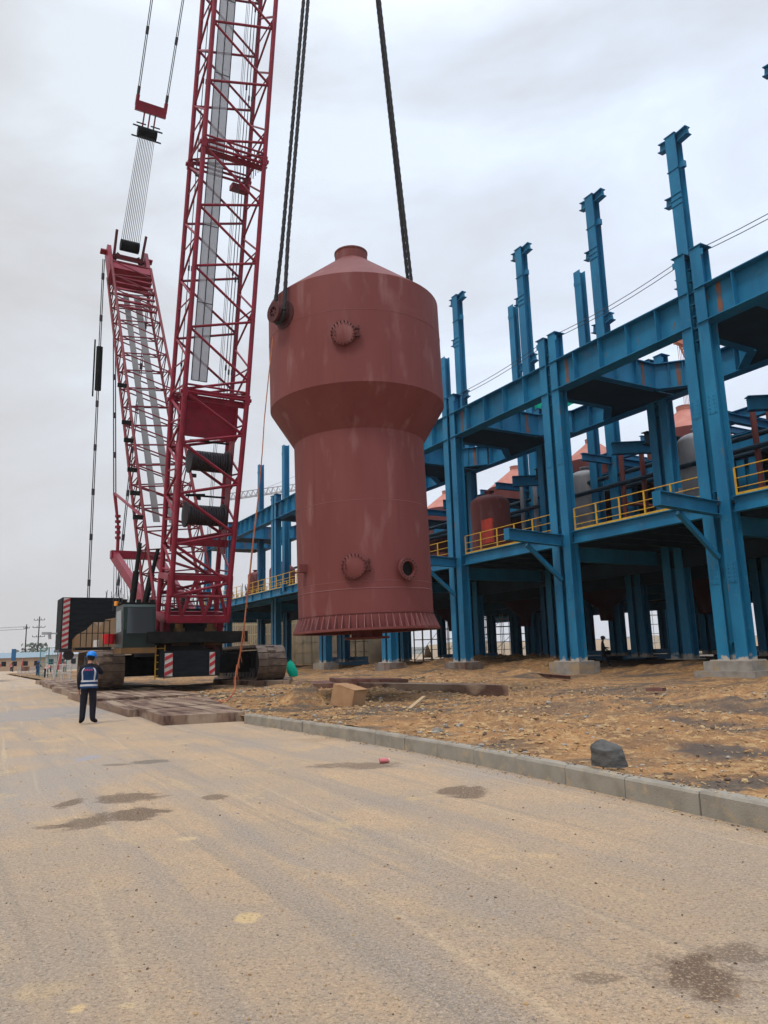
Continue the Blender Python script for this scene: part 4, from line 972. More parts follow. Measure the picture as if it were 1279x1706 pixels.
mb = MB(); random.seed(11)
for i in range(9):      # hydraulic hoses drooping between the platform and the boom foot
    A = FOOT + LV * random.uniform(-1.1, .9) - SV * .2 - ZZ * .2; B = CC + LV * random.uniform(-1.3, 1.3) + SV * 1.5 + ZZ * random.uniform(1.6, 2.6)
    mb.path([A.lerp(B, t / 8) - ZZ * (1.0 * 4 * (t / 8) * (1 - t / 8) * random.uniform(.3, .6) * .5) for t in range(9)], .035, 6)
mb.build('hydraulic_hoses', CBLK, crane, 50)
mb = MB(); q = cx + LV * 1.0 + SV * .6 + ZZ * (cz0 - 1.4)
for sx in (-.2, .2): mb.bar(q + LV * sx, q + LV * sx + ZZ * 1.5, .05, .05, SV)
for i in range(5): mb.bar(q - LV * .2 + ZZ * (.15 + .3 * i), q + LV * .2 + ZZ * (.15 + .3 * i), .04, .04)
mb.build('ladder', YEL, crane)
mb = MB(); c3_ = CC + ZZ * 4.05 - SV * 1.5 + LV * .7
for i in range(5): q = c3_ + LV * (-1.2 + .6 * i); mb.bar(q, q + ZZ * .9, .04, .04, SV)
mb.bar(c3_ - LV * 1.2 + ZZ * .9, c3_ + LV * 1.2 + ZZ * .9, .04, .04); mb.bar(c3_ - LV * 1.2 + ZZ * .5, c3_ + LV * 1.2 + ZZ * .5, .035, .035)
mb.tube(c3_ - SV * .6, c3_ - SV * .6 + ZZ * .7, .12, 10); mb.build('engine_deck_rail', STEEL, crane)
mb = MB()
for i in range(18):     # small fittings on the dark front of the platform
    q = FOOT + LV * random.uniform(-1.35, 1.15) + SV * random.uniform(-.3, .0) - ZZ * random.uniform(.5, 1.2); mb.box(q, (random.uniform(.15, .5), random.uniform(.2, .5), random.uniform(.12, .35)), (LV, SV, ZZ))
mb.build('machinery', CREDD, crane)
mb = MB()
for i in range(12):
    q = FOOT + LV * random.uniform(-1.35, 1.2) - SV * .1 - ZZ * random.uniform(.45, 1.3); mb.tube(q, q + (LV if i % 2 else ZZ) * random.uniform(.2, .5), random.uniform(.05, .12), 10)
mb.build('pump_fittings', STEEL, crane, 40)
# tracks and carbody
TD = V((.44, -.90, 0)).normalized(); TP = V((-TD.y, TD.x, 0))       # TP points right-back
if TP.x < 0: TP = -TP
def chevrons(mb_w, mb_r, O3, ex, ey, ez, w_, h, n, lean=1):
    mb_w.box(O3, (w_, .03, h), (ex, ey, ez))
    st = h / n
    for i in range(n):
        z = -h / 2 + i * st; a_ = O3 + ey * .02
        q = [(-w_ / 2, z), (-w_ / 2, z + st * .5), (w_ / 2, min(z + st * 1.0, h / 2)), (w_ / 2, z + st * .5)] if lean > 0 else [(w_ / 2, z), (w_ / 2, z + st * .5), (-w_ / 2, min(z + st, h / 2)), (-w_ / 2, z + st * .5)]
        mb_r.prism([a_ + ex * x + ez * zz for x, zz in q], ey * .008)
def crawler(c, label=None):
    Lh, R, W_ = 3.75, .93, 1.45
    rt = MB(); zc = .33 + R
    n_ = 18; pts = []
    per = 4 * Lh + 2 * math.pi * R; N = 58
    sh_ = MB()
    for i in range(N):
        s_ = per * i / N
        if s_ < 2 * Lh: x, z, nx, nz = Lh - s_, R, 0, 1
        elif s_ < 2 * Lh + math.pi * R: t = (s_ - 2 * Lh) / R; x, z = -Lh - R * math.sin(t), R * math.cos(t); nx, nz = -math.sin(t), math.cos(t)
        elif s_ < 4 * Lh + math.pi * R: x, z, nx, nz = -Lh + (s_ - 2 * Lh - math.pi * R), -R, 0, -1
        else: t = (s_ - 4 * Lh - math.pi * R) / R; x, z = Lh + R * math.sin(t), -R * math.cos(t); nx, nz = math.sin(t), -math.cos(t)
        nrm = TD * nx + ZZ * nz; tg = TD * (-nz) + ZZ * nx
        q = c + TD * x + ZZ * (zc + z)
        j = random.uniform(-.012, .012)
        sh_.box(q + nrm * (-.07 + j), (W_, per / N - .035, .12), (TP, tg, nrm))
        sh_.box(q + nrm * (-.0 + j), (W_ * .30, per / N * .55, .07), (TP, tg, nrm))
        for k in (-.36, .36): sh_.box(q + nrm * (-.15) + TP * k, (.14, per / N * .7, .10), (TP, tg, nrm))
    root = MB(); root.box(c + ZZ * zc, (W_ * .55, 2 * Lh + .2, 2 * R - .55), (TP, TD, ZZ)); o = root.build('crawler_track', CBLK, crane)
    sh_.build('track_shoes', TRACK, o)
    wl = MB()
    for x in (-Lh, Lh): wl.tube(c + TD * x + ZZ * zc - TP * .42, c + TD * x + ZZ * zc + TP * .42, R - .16, 28)
    for i in range(9): x = -Lh + 1.1 + i * (2 * Lh - 2.2) / 8; wl.tube(c + TD * x + ZZ * (zc - R + .4) - TP * .45, c + TD * x + ZZ * (zc - R + .4) + TP * .45, .27, 16)
    wl.build('rollers', STEEL, o, 40)
    return o
LF = PZ(176, 1149, .3); RF = PZ(447, 1134, .36)
cl = V((LF.x, LF.y, 0)) - TD * 4.0 ; cr_ = V((RF.x, RF.y, 0)) - TD * 3.9
crawler(cl); crawler(cr_)
cm = (cl + cr_) / 2
mb = MB(); mb.bar(cl + ZZ * 1.35, cr_ + ZZ * 1.35, 2.6, 1.0); mb.box(cm + ZZ * 1.5, (4.2, 4.2, .9), (TP, TD, ZZ))
for s_ in (-1, 1): mb.bar(cl + TD * 1.5 * s_ + ZZ * 1.2, cr_ + TD * 1.5 * s_ + ZZ * 1.2, .8, .8)
mb.build('carbody', CBLK, crane)
BL = PY(284, 1108, 33.3); BRr = PY(350, 1106, 33.9)
mb = MB(); mc = (BL + BRr) / 2 - TD * .7 + TP * .0; mb.box(mc + ZZ * .04, ((BRr - BL).length + .9, 1.4, 1.15), (TP, TD, ZZ))
bb = mb.build('carbody_ballast', CBLK2, crane)
mw, mr_ = MB(), MB()
for s_ in (-1, 1):
    mw, mr_ = MB(), MB(); chevrons(mw, mr_, mc + TD * .72 + TP * s_ * (.5 * (BRr - BL).length + .1) + ZZ * .02, TP, TD, ZZ, .34 if s_ < 0 else .24, 1.0, 3)
    wpl = mw.build('warning_plate', WHITE, bb); mr_.build('warning_stripes', SIGRED, wpl)
# hanging rear counterweight
hc = (PY(102, 1082, 46.0) + PY(194, 1082, 45.6)) / 2; hz0, hz1 = PY(147, 1081, 46).z, PY(147, 996, 46).z
hw = (PY(194, 1040, 45.6) - PY(106, 1040, 46)).length * 1.02
hcx = V((hc.x, hc.y, 0)) - SV * 1.3 + LV * .12
cw = thing('counterweight', V((hcx.x, hcx.y, hz0)), 'huge black stacked counterweight with a red and white warning strip, hanging behind the crane', 'counterweight')
mb = MB(); n_ = 9; st = (hz1 - hz0) / n_
for i in range(n_): mb.box(hcx + ZZ * (hz0 + st * (i + .5)), (hw, 2.6, st - .012), (LV, SV, ZZ))
mb.build('slab_stack', CBLK2, cw)
mb = MB(); mb.box(hcx + ZZ * (hz0 - .08), (hw + .1, 2.9, .14), (LV, SV, ZZ)); 
mb.tube(hcx + ZZ * (hz0 - .35) - LV * (hw / 2 - .5) + SV * 1.0, hcx + ZZ * (hz0 - .35) - LV * (hw / 2 - .5) + SV * 1.3, .3, 16); mb.build('tray', STEEL, cw)
mw, mr_ = MB(), MB(); chevrons(mw, mr_, hcx + SV * 1.32 - LV * (hw / 2 - .25) + ZZ * (hz0 + hz1) / 2, LV, SV, ZZ, .36, hz1 - hz0 - .1, 9); wpl = mw.build('warning_strip', WHITE, cw); mr_.build('warning_stripes', SIGRED, wpl)
mb = MB(); q = hcx - LV * (hw / 2 + .05) + ZZ * (hz0 + 1.0); mb.bar(q, q - LV * .55, .08, .08); mb.box(q - LV * .6 + ZZ * .0, (.55, .3, .16), (LV, SV, ZZ)); mb.tube(q - LV * .45 - ZZ * .05, q - LV * .4 - ZZ * .35, .09, 8); mb.build('floodlight', GREY, cw)
# its pendant rods belong to the crane mast
for sx in (-1, 1):
    mb = MB(); A = M1 - md * .3 + LV * 1.55 * sx; B = V((A.x, A.y, 0)).lerp(V((hcx.x + LV.x * 0, hcx.y, 0)) + LV * sx * .1, .8); B.z = hz1
    if sx > 0: B = V((A.x, A.y, hz1 + .2)).lerp(B, .6)
    L = (B - A).length; dd = (B - A).normalized()
    for dx in (-.05, .05): mb.tube(A + LV * dx, B + LV * dx, .03, 6)
    k = 1.0
    while k < L - .5: mb.tube(A + dd * k, A + dd * (k + .4), .10, 6); k += 2.9
    mb.build('counterweight_pendant', STEEL, crane)
    if sx < 0:
        mb = MB(); mb.tube(A + dd * L * .27, A + dd * L * .40, .20, 16); mb.tube(A + dd * L * .25 - LV * .3, A + dd * L * .42 - LV * .3, .05, 8); mb.build('pull_cylinder', CBLK, crane, 40)

# ------------------------------------------------------------------ tag line
pts = [PY(455, 560, 22.3), PY(448, 620, 22.3), PY(440, 700, 22.5), PY(437, 750, 22.6), PY(430, 830, 22.9), PY(420, 915, 23.2), PY(413, 985, 23.5), PY(406, 1045, 24), PY(400, 1090, 24.4), PY(392, 1130, 24.6)]
e_ = PZ(378, 1168, .22); pts += [V((e_.x + .25, e_.y, .5)), V((e_.x, e_.y, .24)), V((e_.x - .5, e_.y + .1, .2))]
tl = thing('tag_line', pts[-1], 'thin orange tag line running from the vessel down to the soil, frayed near the ground', 'rope')
mb = MB()
for i, (a_, b_) in enumerate(zip(pts[:-1], pts[1:])): mb.tube(a_, b_, .018 if i < 4 else .022 + .004 * (i % 3), 6)
mb.build('rope', mat('rope_orange', (.45, .11, .06), .8, 0, (.40, .24, .12), 8), tl)
mb = MB()
for i in range(26):
    t = i / 25; k = 6 + t * 3.2; a_ = pts[int(k)].lerp(pts[min(int(k) + 1, len(pts) - 1)], k % 1)
    mb.bar(a_ + V((random.uniform(-.05, .05), 0, 0)), a_ + V((random.uniform(-.07, .07), random.uniform(-.03, .03), -.22)), .03, .006)
mb.build('strap', mat('strap_orange', (.42, .15, .07), .8), tl)

# ------------------------------------------------------------------ small things on the ground
CARD = mat('cardboard', (.36, .215, .115), .85, 0, (.30, .17, .09), 3)
q = PZ(581, 1177, .2); ex, ey = V((.80, -.6, 0)), V((.6, .8, 0)); tz = (ZZ + ex * .25).normalized(); ex2 = ey.cross(tz)
mb = MB(); mb.box(q + V((0, 0, .26)), (.75, .55, .55), (ex2, ey, tz)); mb.box(q + V((0, 0, .26)) + tz * .285 + ex2 * .1, (.6, .56, .012), (ex2, ey, tz)); mb.build('cardboard_box', CARD, label='tilted brown cardboard box lying on the soil below the vessel', cat='box')
q = PZ(472, 1177, .18); mb = MB(); mb.box(q + V((0, 0, .04)), (.42, .3, .05), (ex, ey, (ZZ + ey * -.2).normalized())); mb.build('broken_tile', mat('tile_red', (.36, .15, .09), .9), label='small reddish broken slab on the soil beside the dirt heap', cat='slab')
A, B = PZ(682, 1181, .22), PZ(706, 1161, .35); mb = MB(); mb.bar(A, B, .1, .05); mb.build('wooden_stick', mat('stick_pale', (.42, .30, .18), .85), label='pale wooden stick lying on the soil right of the cardboard box', cat='stick')
for (x, y, s_, lb) in ((730, 1222, .16, 'left flat concrete chunk by the kerb'), (762, 1217, .15, 'right flat concrete chunk by the kerb')):
    q = PZ(x, y, .2); mb = MB(); random.seed(int(x)); ico(mb, (q.x, q.y, q.z), s_); mb.build('concrete_chunk', mat('chunk_grey', (.2, .18, .15), .9, bump=.6, bscale=20), label='grey broken ' + lb, cat='rubble chunk')
A, B = PZ(862, 1121, .3), PZ(950, 1129, .3); mb = MB(); mb.ib(A, B, .16, .16, .02, .02); mb.build('steel_bar', RUSTY, label='rusty steel bar lying on the soil before the second column', cat='steel bar')
A, B = PZ(1085, 1150, .28), PZ(1100, 1147, .28); mb = MB(); mb.box((A + B) / 2, (.5, .4, .1), (ex, ey, (ZZ + ey * .3).normalized())); mb.build('broken_board', RUSTY, label='small dark broken board on the soil before the nearest column', cat='board')
# wrapped bundle on the kerb
q = PZ(1007, 1279, .235)
mb = MB(); NU, NV = 28, 16
AX = (NN * .2 - UU).normalized(); 
for j in range(NV + 1):
    t = j / NV
    for i in range(NU):
        an = 2 * math.pi * i / NU; cx_, cy_ = math.cos(an), math.sin(an)
        sc_ = (abs(cx_) ** 3 + abs(cy_) ** 3) ** (-1 / 3)
        rr = (1 - .05 * t) if t < .84 else math.sqrt(max(0, 1 - ((t - .84) / .168) ** 2)) * .96
        top = .275 - .03 * cx_ * t * t - .06 * t * t * max(0, -cy_)
        w1 = .007 * fx(V((cx_ * 2, cy_ * 2, t * 5)))
        lean = -.03 * t
        mb.v.append(tuple(q + AX * (.195 * rr * cx_ * sc_ * (1 - .18 * t) + w1 + lean) + NN * (.13 * rr * cy_ * sc_ + w1 + .08) + ZZ * (top * t + w1 * .6 + (.012 if t == 0 else 0))))
for j in range(NV):
    for i in range(NU): mb.f.append([j * NU + i, j * NU + (i + 1) % NU, (j + 1) * NU + (i + 1) % NU, (j + 1) * NU + i]); mb.m.append(0)
mb.f.append(list(range(NU - 1, -1, -1))); mb.m.append(0)
mb.f.append(list(range(NV * NU, NV * NU + NU))); mb.m.append(0)
mb.build('wrapped_bundle', mat('grey_wrap', (.055, .053, .05), .65, 0, (.095, .092, .088), 7, (1, 1, 2), .45, 14), label='dark grey wrapped bundle standing on the kerb', cat='bundle', smooth=60)
q = PZ(640, 1272, 0); mb = MB(); mb.tube(q + V((-.07, 0, .04)), q + V((.06, .03, .04)), .035, 10); o = mb.build('crushed_can', mat('litter_pink', (.5, .15, .16), .6), label='small pink and white crushed packet on the road', cat='litter')
mb = MB(); mb.tube(q + V((.06, .03, .04)), q + V((.075, .034, .04)), .03, 10); mb.build('end_cap', WHITE, o)
q = PZ(489, 1128, .42); mb = MB(); NU = 14
prof = [(.02, 0), (.24, .05), (.30, .3), (.27, .55), (.17, .8), (.05, .9), (.08, .97)]
mb.lathe(prof, 18, Mloc(q, V((1, 0, 0)), V((0, .8, 0)), (ZZ + V((-.25, 0, 0))).normalized()))
mb.v = [(x + .07 * fx(V((x * 3, y * 3, z * 3))), y, z + .05 * fx(V((x * 3, y * 3 + 9, z * 3)))) for x, y, z in mb.v]
mb.build('green_sack', NETG, label='bright green net sack standing beside the right crawler track', cat='sack', smooth=60)
q = PY(340, 1080, 35.6)

# ------------------------------------------------------------------ people
def skin_mesh(verts, edges, radii, lvl=2):
    me = D.meshes.new('tmp'); me.from_pydata(verts, edges, []); o = D.objects.new('tmp', me); sc.collection.objects.link(o)
    sm = o.modifiers.new('s', 'SKIN'); sm.use_smooth_shade = True
    me.skin_vertices[0].data[0].use_root = True
    for i, r in enumerate(radii): me.skin_vertices[0].data[i].radius = r if isinstance(r, tuple) else (r, r)
    o.modifiers.new('b', 'SUBSURF').levels = lvl
    dg = bpy.context.evaluated_depsgraph_get(); ev = o.evaluated_get(dg); out_ = D.meshes.new_from_object(ev)
    D.objects.remove(o); D.meshes.remove(me); return out_
SKINM = mat('skin', (.36, .19, .13), .6); HAIR = mat('hair_black', (.01, .01, .012), .7)
cloth_cache = {}
def cloth(c):
    if c not in cloth_cache: cloth_cache[c] = mat('cloth', c, .85, 0, tuple(k * .65 for k in c), 7, bump=.3, bscale=12)
    return cloth_cache[c]
def person(loc, heading, label, J=None, trousers=(.012, .012, .02), shirt=(.012, .012, .02), vest=None, helmet=(.01, .16, .55), detail=2, group=None, scale=1.0, letters=False):
    """joints in a local frame: x right, y forward, z up"""
    j = dict(pel=(0, 0, .94), bel=(0, .01, 1.10), che=(0, 0, 1.30), nk=(0, 0, 1.47), nk2=(0, .02, 1.54), hd=(0, .035, 1.64),
             lh=(-.10, 0, .88), lk=(-.12, .02, .49), la=(-.13, -.01, .10), lt=(-.15, .15, .045), lhe=(-.125, -.06, .05),
             rh=(.10, 0, .88), rk=(.11, .03, .49), ra=(.12, 0, .10), rt=(.14, .16, .045), rhe=(.12, -.05, .05),
             ls=(-.19, 0, 1.41), le=(-.245, -.02, 1.13), lw=(-.25, .03, .88), rs=(.19, 0, 1.41), re=(.25, -.02, 1.13), rw=(.25, .04, .88), lhd=None, rhd=None)
    j.update(J or {})
    for s_ in 'lr':
        if j[s_ + 'hd'] is None: w_ = V(j[s_ + 'w']); d = (w_ - V(j[s_ + 'e'])).normalized(); j[s_ + 'hd'] = tuple(w_ + d * .085)
    names = ['pel', 'bel', 'che', 'nk', 'nk2', 'hd', 'lh', 'lk', 'la', 'lt', 'rh', 'rk', 'ra', 'rt', 'ls', 'le', 'lw', 'lhd', 'rs', 're', 'rw', 'rhd', 'htop', 'lcalf', 'rcalf']
    h = V(j['hd']); j['htop'] = tuple(h + V((0, .0, .09)))
    j['lcalf'] = tuple(V(j['lk']).lerp(V(j['la']), .35)); j['rcalf'] = tuple(V(j['rk']).lerp(V(j['ra']), .35))
    R_ = dict(pel=(.18, .135), bel=(.17, .13), che=(.195, .13), nk=(.07, .07), nk2=.058, hd=(.078, .095), htop=(.07, .085), lh=.115, rh=.115, lk=.092, rk=.092, lcalf=.085, rcalf=.085, la=.075, ra=.075, lt=(.045, .035), rt=(.045, .035), ls=.075, rs=.075, le=.062, re=.062, lw=.034, rw=.034, lhd=(.036, .02), rhd=(.036, .02))
    ed = [('pel', 'bel'), ('bel', 'che'), ('che', 'nk'), ('nk', 'nk2'), ('nk2', 'hd'), ('hd', 'htop'), ('pel', 'lh'), ('lh', 'lk'), ('lk', 'lcalf'), ('lcalf', 'la'), ('la', 'lt'), ('pel', 'rh'), ('rh', 'rk'), ('rk', 'rcalf'), ('rcalf', 'ra'), ('ra', 'rt'), ('che', 'ls'), ('ls', 'le'), ('le', 'lw'), ('lw', 'lhd'), ('che', 'rs'), ('rs', 're'), ('re', 'rw'), ('rw', 'rhd')]
    ix = {n_: i for i, n_ in enumerate(names)}
    verts = [j[n_] for n_ in names]; edges = [(ix[a_], ix[b_]) for a_, b_ in ed]; radii = [R_[n_] for n_ in names]
    if detail > 1:
        def addv(p, r, par): verts.append(tuple(p)); radii.append(r); edges.append((par, len(verts) - 1)); return len(verts) - 1
        for s_, sg in (('l', -1), ('r', 1)):
            w_, hh = V(j[s_ + 'w']), V(j[s_ + 'hd']); d = (hh - w_).normalized(); pr = V((0, 1, 0)) if abs(d.y) < .8 else V((0, 0, 1)); ac = d.cross(pr).normalized(); pal = ac.cross(d).normalized()
            for k, ln in zip((-1.5, -.5, .5, 1.5), (.062, .072, .068, .052)):
                b_ = addv(hh + pal * k * .018 + d * .015, .0095, ix[s_ + 'hd']); c_2 = addv(hh + pal * k * .019 + d * ln * .6 - ac * .008 * sg, .0085, b_); addv(hh + pal * k * .019 + d * ln - ac * .03 * sg, .007, c_2)
            t1 = addv(w_ + d * .035 + pal * .035, .011, ix[s_ + 'hd']); addv(w_ + d * .085 + pal * .058, .009, t1)
    me = skin_mesh(verts, edges, radii, 2)
    # shape the face a little: nose, chin, ears
    for v in me.vertices:
        c = v.co; dz = c.z - h.z; dy = c.y - h.y; dx = c.x - h.x
        if abs(dx) < .13 and abs(dz + .0) < .15 and abs(dy) < .15:
            if dy > .04 and abs(dx) < .022 and -.035 < dz < .02: c.y += .022
            if dy > .03 and abs(dx) < .05 and -.10 < dz < -.06: c.y += .012
            if abs(dx) > .06 and abs(dy) < .025 and -.03 < dz < .03: c.x += .02 * (1 if dx > 0 else -1)
    me.name = 'person'
    for q in (cloth(trousers), cloth(shirt), SKINM, CBLK): me.materials.append(q)
    wl, wr, pe = V(j['lw']), V(j['rw']), V(j['pel'])
    for p in me.polygons:
        c = p.center; torso_up = (c - pe).dot((V(j['che']) - pe).normalized())
        leg = min((c - V(j[k])).length for k in ('lk', 'rk', 'la', 'ra', 'lcalf', 'rcalf', 'lh', 'rh'))
        dh = (c - h).length
        if dh < .15 or (c - V(j['nk2'])).length < .045: p.material_index = 2
        elif (c - V(j['lhd'])).length < .10 and (c - wl).dot(V(j['lhd']) - wl) > 0: p.material_index = 2
        elif (c - V(j['rhd'])).length < .10 and (c - wr).dot(V(j['rhd']) - wr) > 0: p.material_index = 2
        elif c.z < .085: p.material_index = 3
        elif torso_up < .03 and leg < .3: p.material_index = 0
        else: p.material_index = 1
        p.use_smooth = True
    root = D.objects.new('person', me); sc.collection.objects.link(root); root.location = loc; root.rotation_euler[2] = heading; root.scale = (scale,) * 3
    tag(root, label, 'person', group)
    def child(mb, name, mats_, smooth=50):
        me2 = D.meshes.new(name); me2.from_pydata(mb.v, [], mb.f)
        for q in (mats_ if isinstance(mats_, list) else [mats_]): me2.materials.append(q)
        if isinstance(mats_, list): me2.polygons.foreach_set('material_index', mb.m)
        me2.polygons.foreach_set('use_smooth', [True] * len(me2.polygons)); me2.set_sharp_from_angle(angle=math.radians(smooth))
        o = D.objects.new(name, me2); sc.collection.objects.link(o); o.parent = root; return o
    # helmet
    up = (h - V(j['nk'])).normalized(); fw = (V((0, 1, 0)) - up * up.y).normalized(); rt_ = fw.cross(up)
    Mh = Mloc(h + up * .045, rt_, fw, up); mb = MB()
    prof = [(.158, -.004), (.16, .0), (.140, .012), (.138, .05), (.128, .09), (.10, .125), (.06, .145), (.0, .152)]
    mb.lathe([(r * 1.0, z) for r, z in prof], 24, Mh @ Matrix.Diagonal((.92, 1.08, 1, 1)), True)
    for k in (-1, 0, 1): mb.path([Mh @ V((k * .035, .13 * math.cos(t) * 1.02, .145 * math.sin(t) + .008)) for t in [math.pi * i / 10 for i in range(1, 10)]], .008, 5)
    child(mb, 'helmet', mat('helmet', helmet, .35))
    mb = MB(); mb.lathe([(.07, -.10), (.085, -.06), (.097, -.02), (.097, .03)], 16, Mh @ Matrix.Translation((0, -.025, 0)), True); child(mb, 'hair', HAIR)
    if vest:
        # vest: a shell around the torso with reflective bands
        ctr = [V(j['pel']) - (V(j['bel']) - V(j['pel'])) * .35, V(j['pel']), V(j['bel']), V(j['che']), V(j['che']).lerp(V(j['nk']), .75)]
        rad = [(.225, .175), (.215, .168), (.205, .162), (.225, .162), (.135, .09)]
        mb = MB(); N = 28; rows = []; K = 22
        for k in range(K + 1):
            t = k / K * 4; i = min(3, int(t)); f_ = t - i; f_ = f_ * f_ * (3 - 2 * f_) if i != 3 else f_ ** 1.8
            c = ctr[i].lerp(ctr[i + 1], t - i); rx_ = rad[i][0] * (1 - f_) + rad[i + 1][0] * f_; ry_ = rad[i][1] * (1 - f_) + rad[i + 1][1] * f_
            a_ = (ctr[min(i + 1, 4)] - ctr[i]).normalized(); bx = V((1, 0, 0)); by = a_.cross(bx).normalized(); 
            if by.y < 0: by = -by
            for q in range(N):
                an = 2 * math.pi * q / N; wv = 1 + .018 * math.sin(an * 5 + k * .7)
                mb.v.append(tuple(c + bx * rx_ * math.cos(an) * wv + by * ry_ * math.sin(an) * wv))
        for k in range(K):
            t = k / K
            for q in range(N):
                an = 2 * math.pi * (q + .5) / N; x = math.cos(an)
                band = (.20 < t < .29) or (.40 < t < .49) or (.49 < t < .93 and .60 < abs(x) < .74)
                mb.f.append([k * N + q, k * N + (q + 1) % N, (k + 1) * N + (q + 1) % N, (k + 1) * N + q]); mb.m.append(1 if band else 0)
        child(mb, 'vest', [cloth(vest), mat('reflective', (.42, .42, .45), .4)], 70)
        if letters:
            mb = MB()      # four red characters across the shoulders
            strokes = {0: [(0, 1, 1, 1), (0, .5, 1, .5), (0, 0, 1, 0), (.5, 0, .5, 1.1)], 1: [(0, 0, 0, 1), (1, 0, 1, 1), (0, 1, 1, 1), (0, .5, 1, .5), (.5, -.1, .5, 1.1)], 2: [(0, .9, 1, .9), (.1, .45, .9, .45), (.5, 0, .5, 1.1), (0, 0, .5, .45), (1, 0, .5, .45)], 3: [(0, 1, 1, 1), (.5, .1, .5, 1.1), (.1, .6, .9, .6), (.2, .1, .8, .1)]}
            bc = V(j['che'])
            for ci in range(4):
                for (x0, z0, x1, z1) in strokes[ci]:
                    mb.bar(V((-.095 + ci * .052 + x0 * .038, bc.y - .168, 1.335 + z0 * .036)), V((-.095 + ci * .052 + x1 * .038, bc.y - .168, 1.335 + z1 * .036)), .006, .006, V((0, 1, 0)))
            child(mb, 'vest_lettering', mat('letter_red', (.75, .05, .07), .6))
    return root
wp = PZ(145, 1206, 0)
person((wp.x, wp.y, 0), math.radians(12), 'worker in a blue helmet and blue vest seen from behind, hand at the ear',
       dict(rs=(.19, .0, 1.41), re=(.29, .12, 1.24), rw=(.17, .19, 1.46), rhd=(.125, .16, 1.54), hd=(.015, .05, 1.635), rt=(.22, .13, .045), lt=(-.20, .13, .045), lw=(-.24, .02, .86)),
       vest=(.006, .032, .10), helmet=(.01, .18, .58), detail=2, letters=True, scale=1.02)
def wk_(px, py, hgt, **k):
    q = PZ(px, py, k.pop('z', 0)); return (q.x, q.y, q.z)
bend = dict(bel=(0, .10, 1.05), che=(0, .33, 1.13), nk=(0, .48, 1.14), nk2=(0, .54, 1.15), hd=(0, .63, 1.17), ls=(-.17, .38, 1.12), rs=(.17, .38, 1.12), le=(-.2, .42, .86), re=(.2, .42, .86), lw=(-.14, .52, .64), rw=(.14, .52, .64))
person(wk_(18, 1119, 0), .2, 'worker in an orange vest far away on the road at the left edge', vest=(.75, .08, .03), helmet=(.6, .1, .05), group='workers far along the road', detail=1)
person(wk_(62, 1128, 0), -.3, 'worker in blue clothes and blue helmet standing beside the bending worker', dict(hd=(0, .08, 1.6), bel=(0, .04, 1.09), che=(0, .1, 1.28), nk=(0, .13, 1.44), nk2=(0, .16, 1.5), ls=(-.19, .1, 1.38), rs=(.19, .1, 1.38), re=(.27, .2, 1.15), rw=(.2, .42, 1.1)), trousers=(.015, .07, .16), shirt=(.01, .03, .1), helmet=(.01, .06, .22), group='workers far along the road', detail=1)
person(wk_(76, 1131, 0), -.2, 'worker in an orange vest and dark trousers bending forward by the mats', bend, vest=(.75, .08, .03), helmet=(.02, .06, .07), group='workers far along the road', detail=1)
person(wk_(107, 1121, 0), .5, 'worker in an orange vest behind the white fence, left of the crawler track', vest=(.75, .08, .03), helmet=(.7, .35, .2), group='workers far along the road', detail=1)
person(wk_(490, 1097, 0), .2, 'worker in an orange vest before the scaffold left of the vessel base', vest=(.75, .08, .03), helmet=(.7, .3, .1), group='workers far along the road', detail=1)
q = PY(1005, 1089, 46); a_, p_ = AP(q)
person((q.x, q.y, soil_h(a_, p_) - .02), -1.9, 'worker in dark clothes striding through the shade under the steel frame', dict(lk=(-.1, .2, .5), la=(-.1, .25, .12), lt=(-.1, .40, .06), rk=(.1, -.05, .5), ra=(.1, -.32, .16), rt=(.1, -.2, .06), lw=(-.22, .25, .98), re=(.25, .1, 1.13), rw=(.2, .32, 1.1)), helmet=(.03, .03, .03), detail=1)

# ------------------------------------------------------------------ background
# truck tail at the left edge
tq = PZ(-14, 1136, 0); TU = V((-.496, .868, 0)); TN = V((.868, .496, 0))
trk = thing('truck', tq, 'dark truck cut off by the left edge, its rear wheel and red tail beam showing', 'truck')
for dn in (.25, -1.6):
    for du in (0, 1.35):
        c = V((tq.x, tq.y, .55)) + TN * dn + TU * du; mb = MB(); mb.lathe([(.3, -.16), (.53, -.17), (.56, -.12), (.56, .12), (.53, .17), (.3, .16)], 24, Mloc(c, TU, ZZ, TN)); mb.build('wheel', CBLK, trk, 40)
mb = MB(); c = V((tq.x, tq.y, 1.35)) + TN * -.7 + TU * 3; mb.box(c, (8, 2.5, .3), (TU, TN, ZZ)); mb.build('chassis', CBLK, trk)
mb = MB(); c = V((tq.x, tq.y, 1.45)) + TN * -.7 - TU * 1.05; mb.box(c, (.12, 2.6, .26), (TU, TN, ZZ)); mb.build('tail_beam', SIGRED, trk)
mb = MB(); c = V((tq.x, tq.y, 2.3)) + TN * -.9 + TU * 3.4; mb.box(c, (7.6, 2.0, 1.2), (TU, TN, ZZ)); mb.build('load', mat('truck_load', (.03, .025, .02), .9), trk)
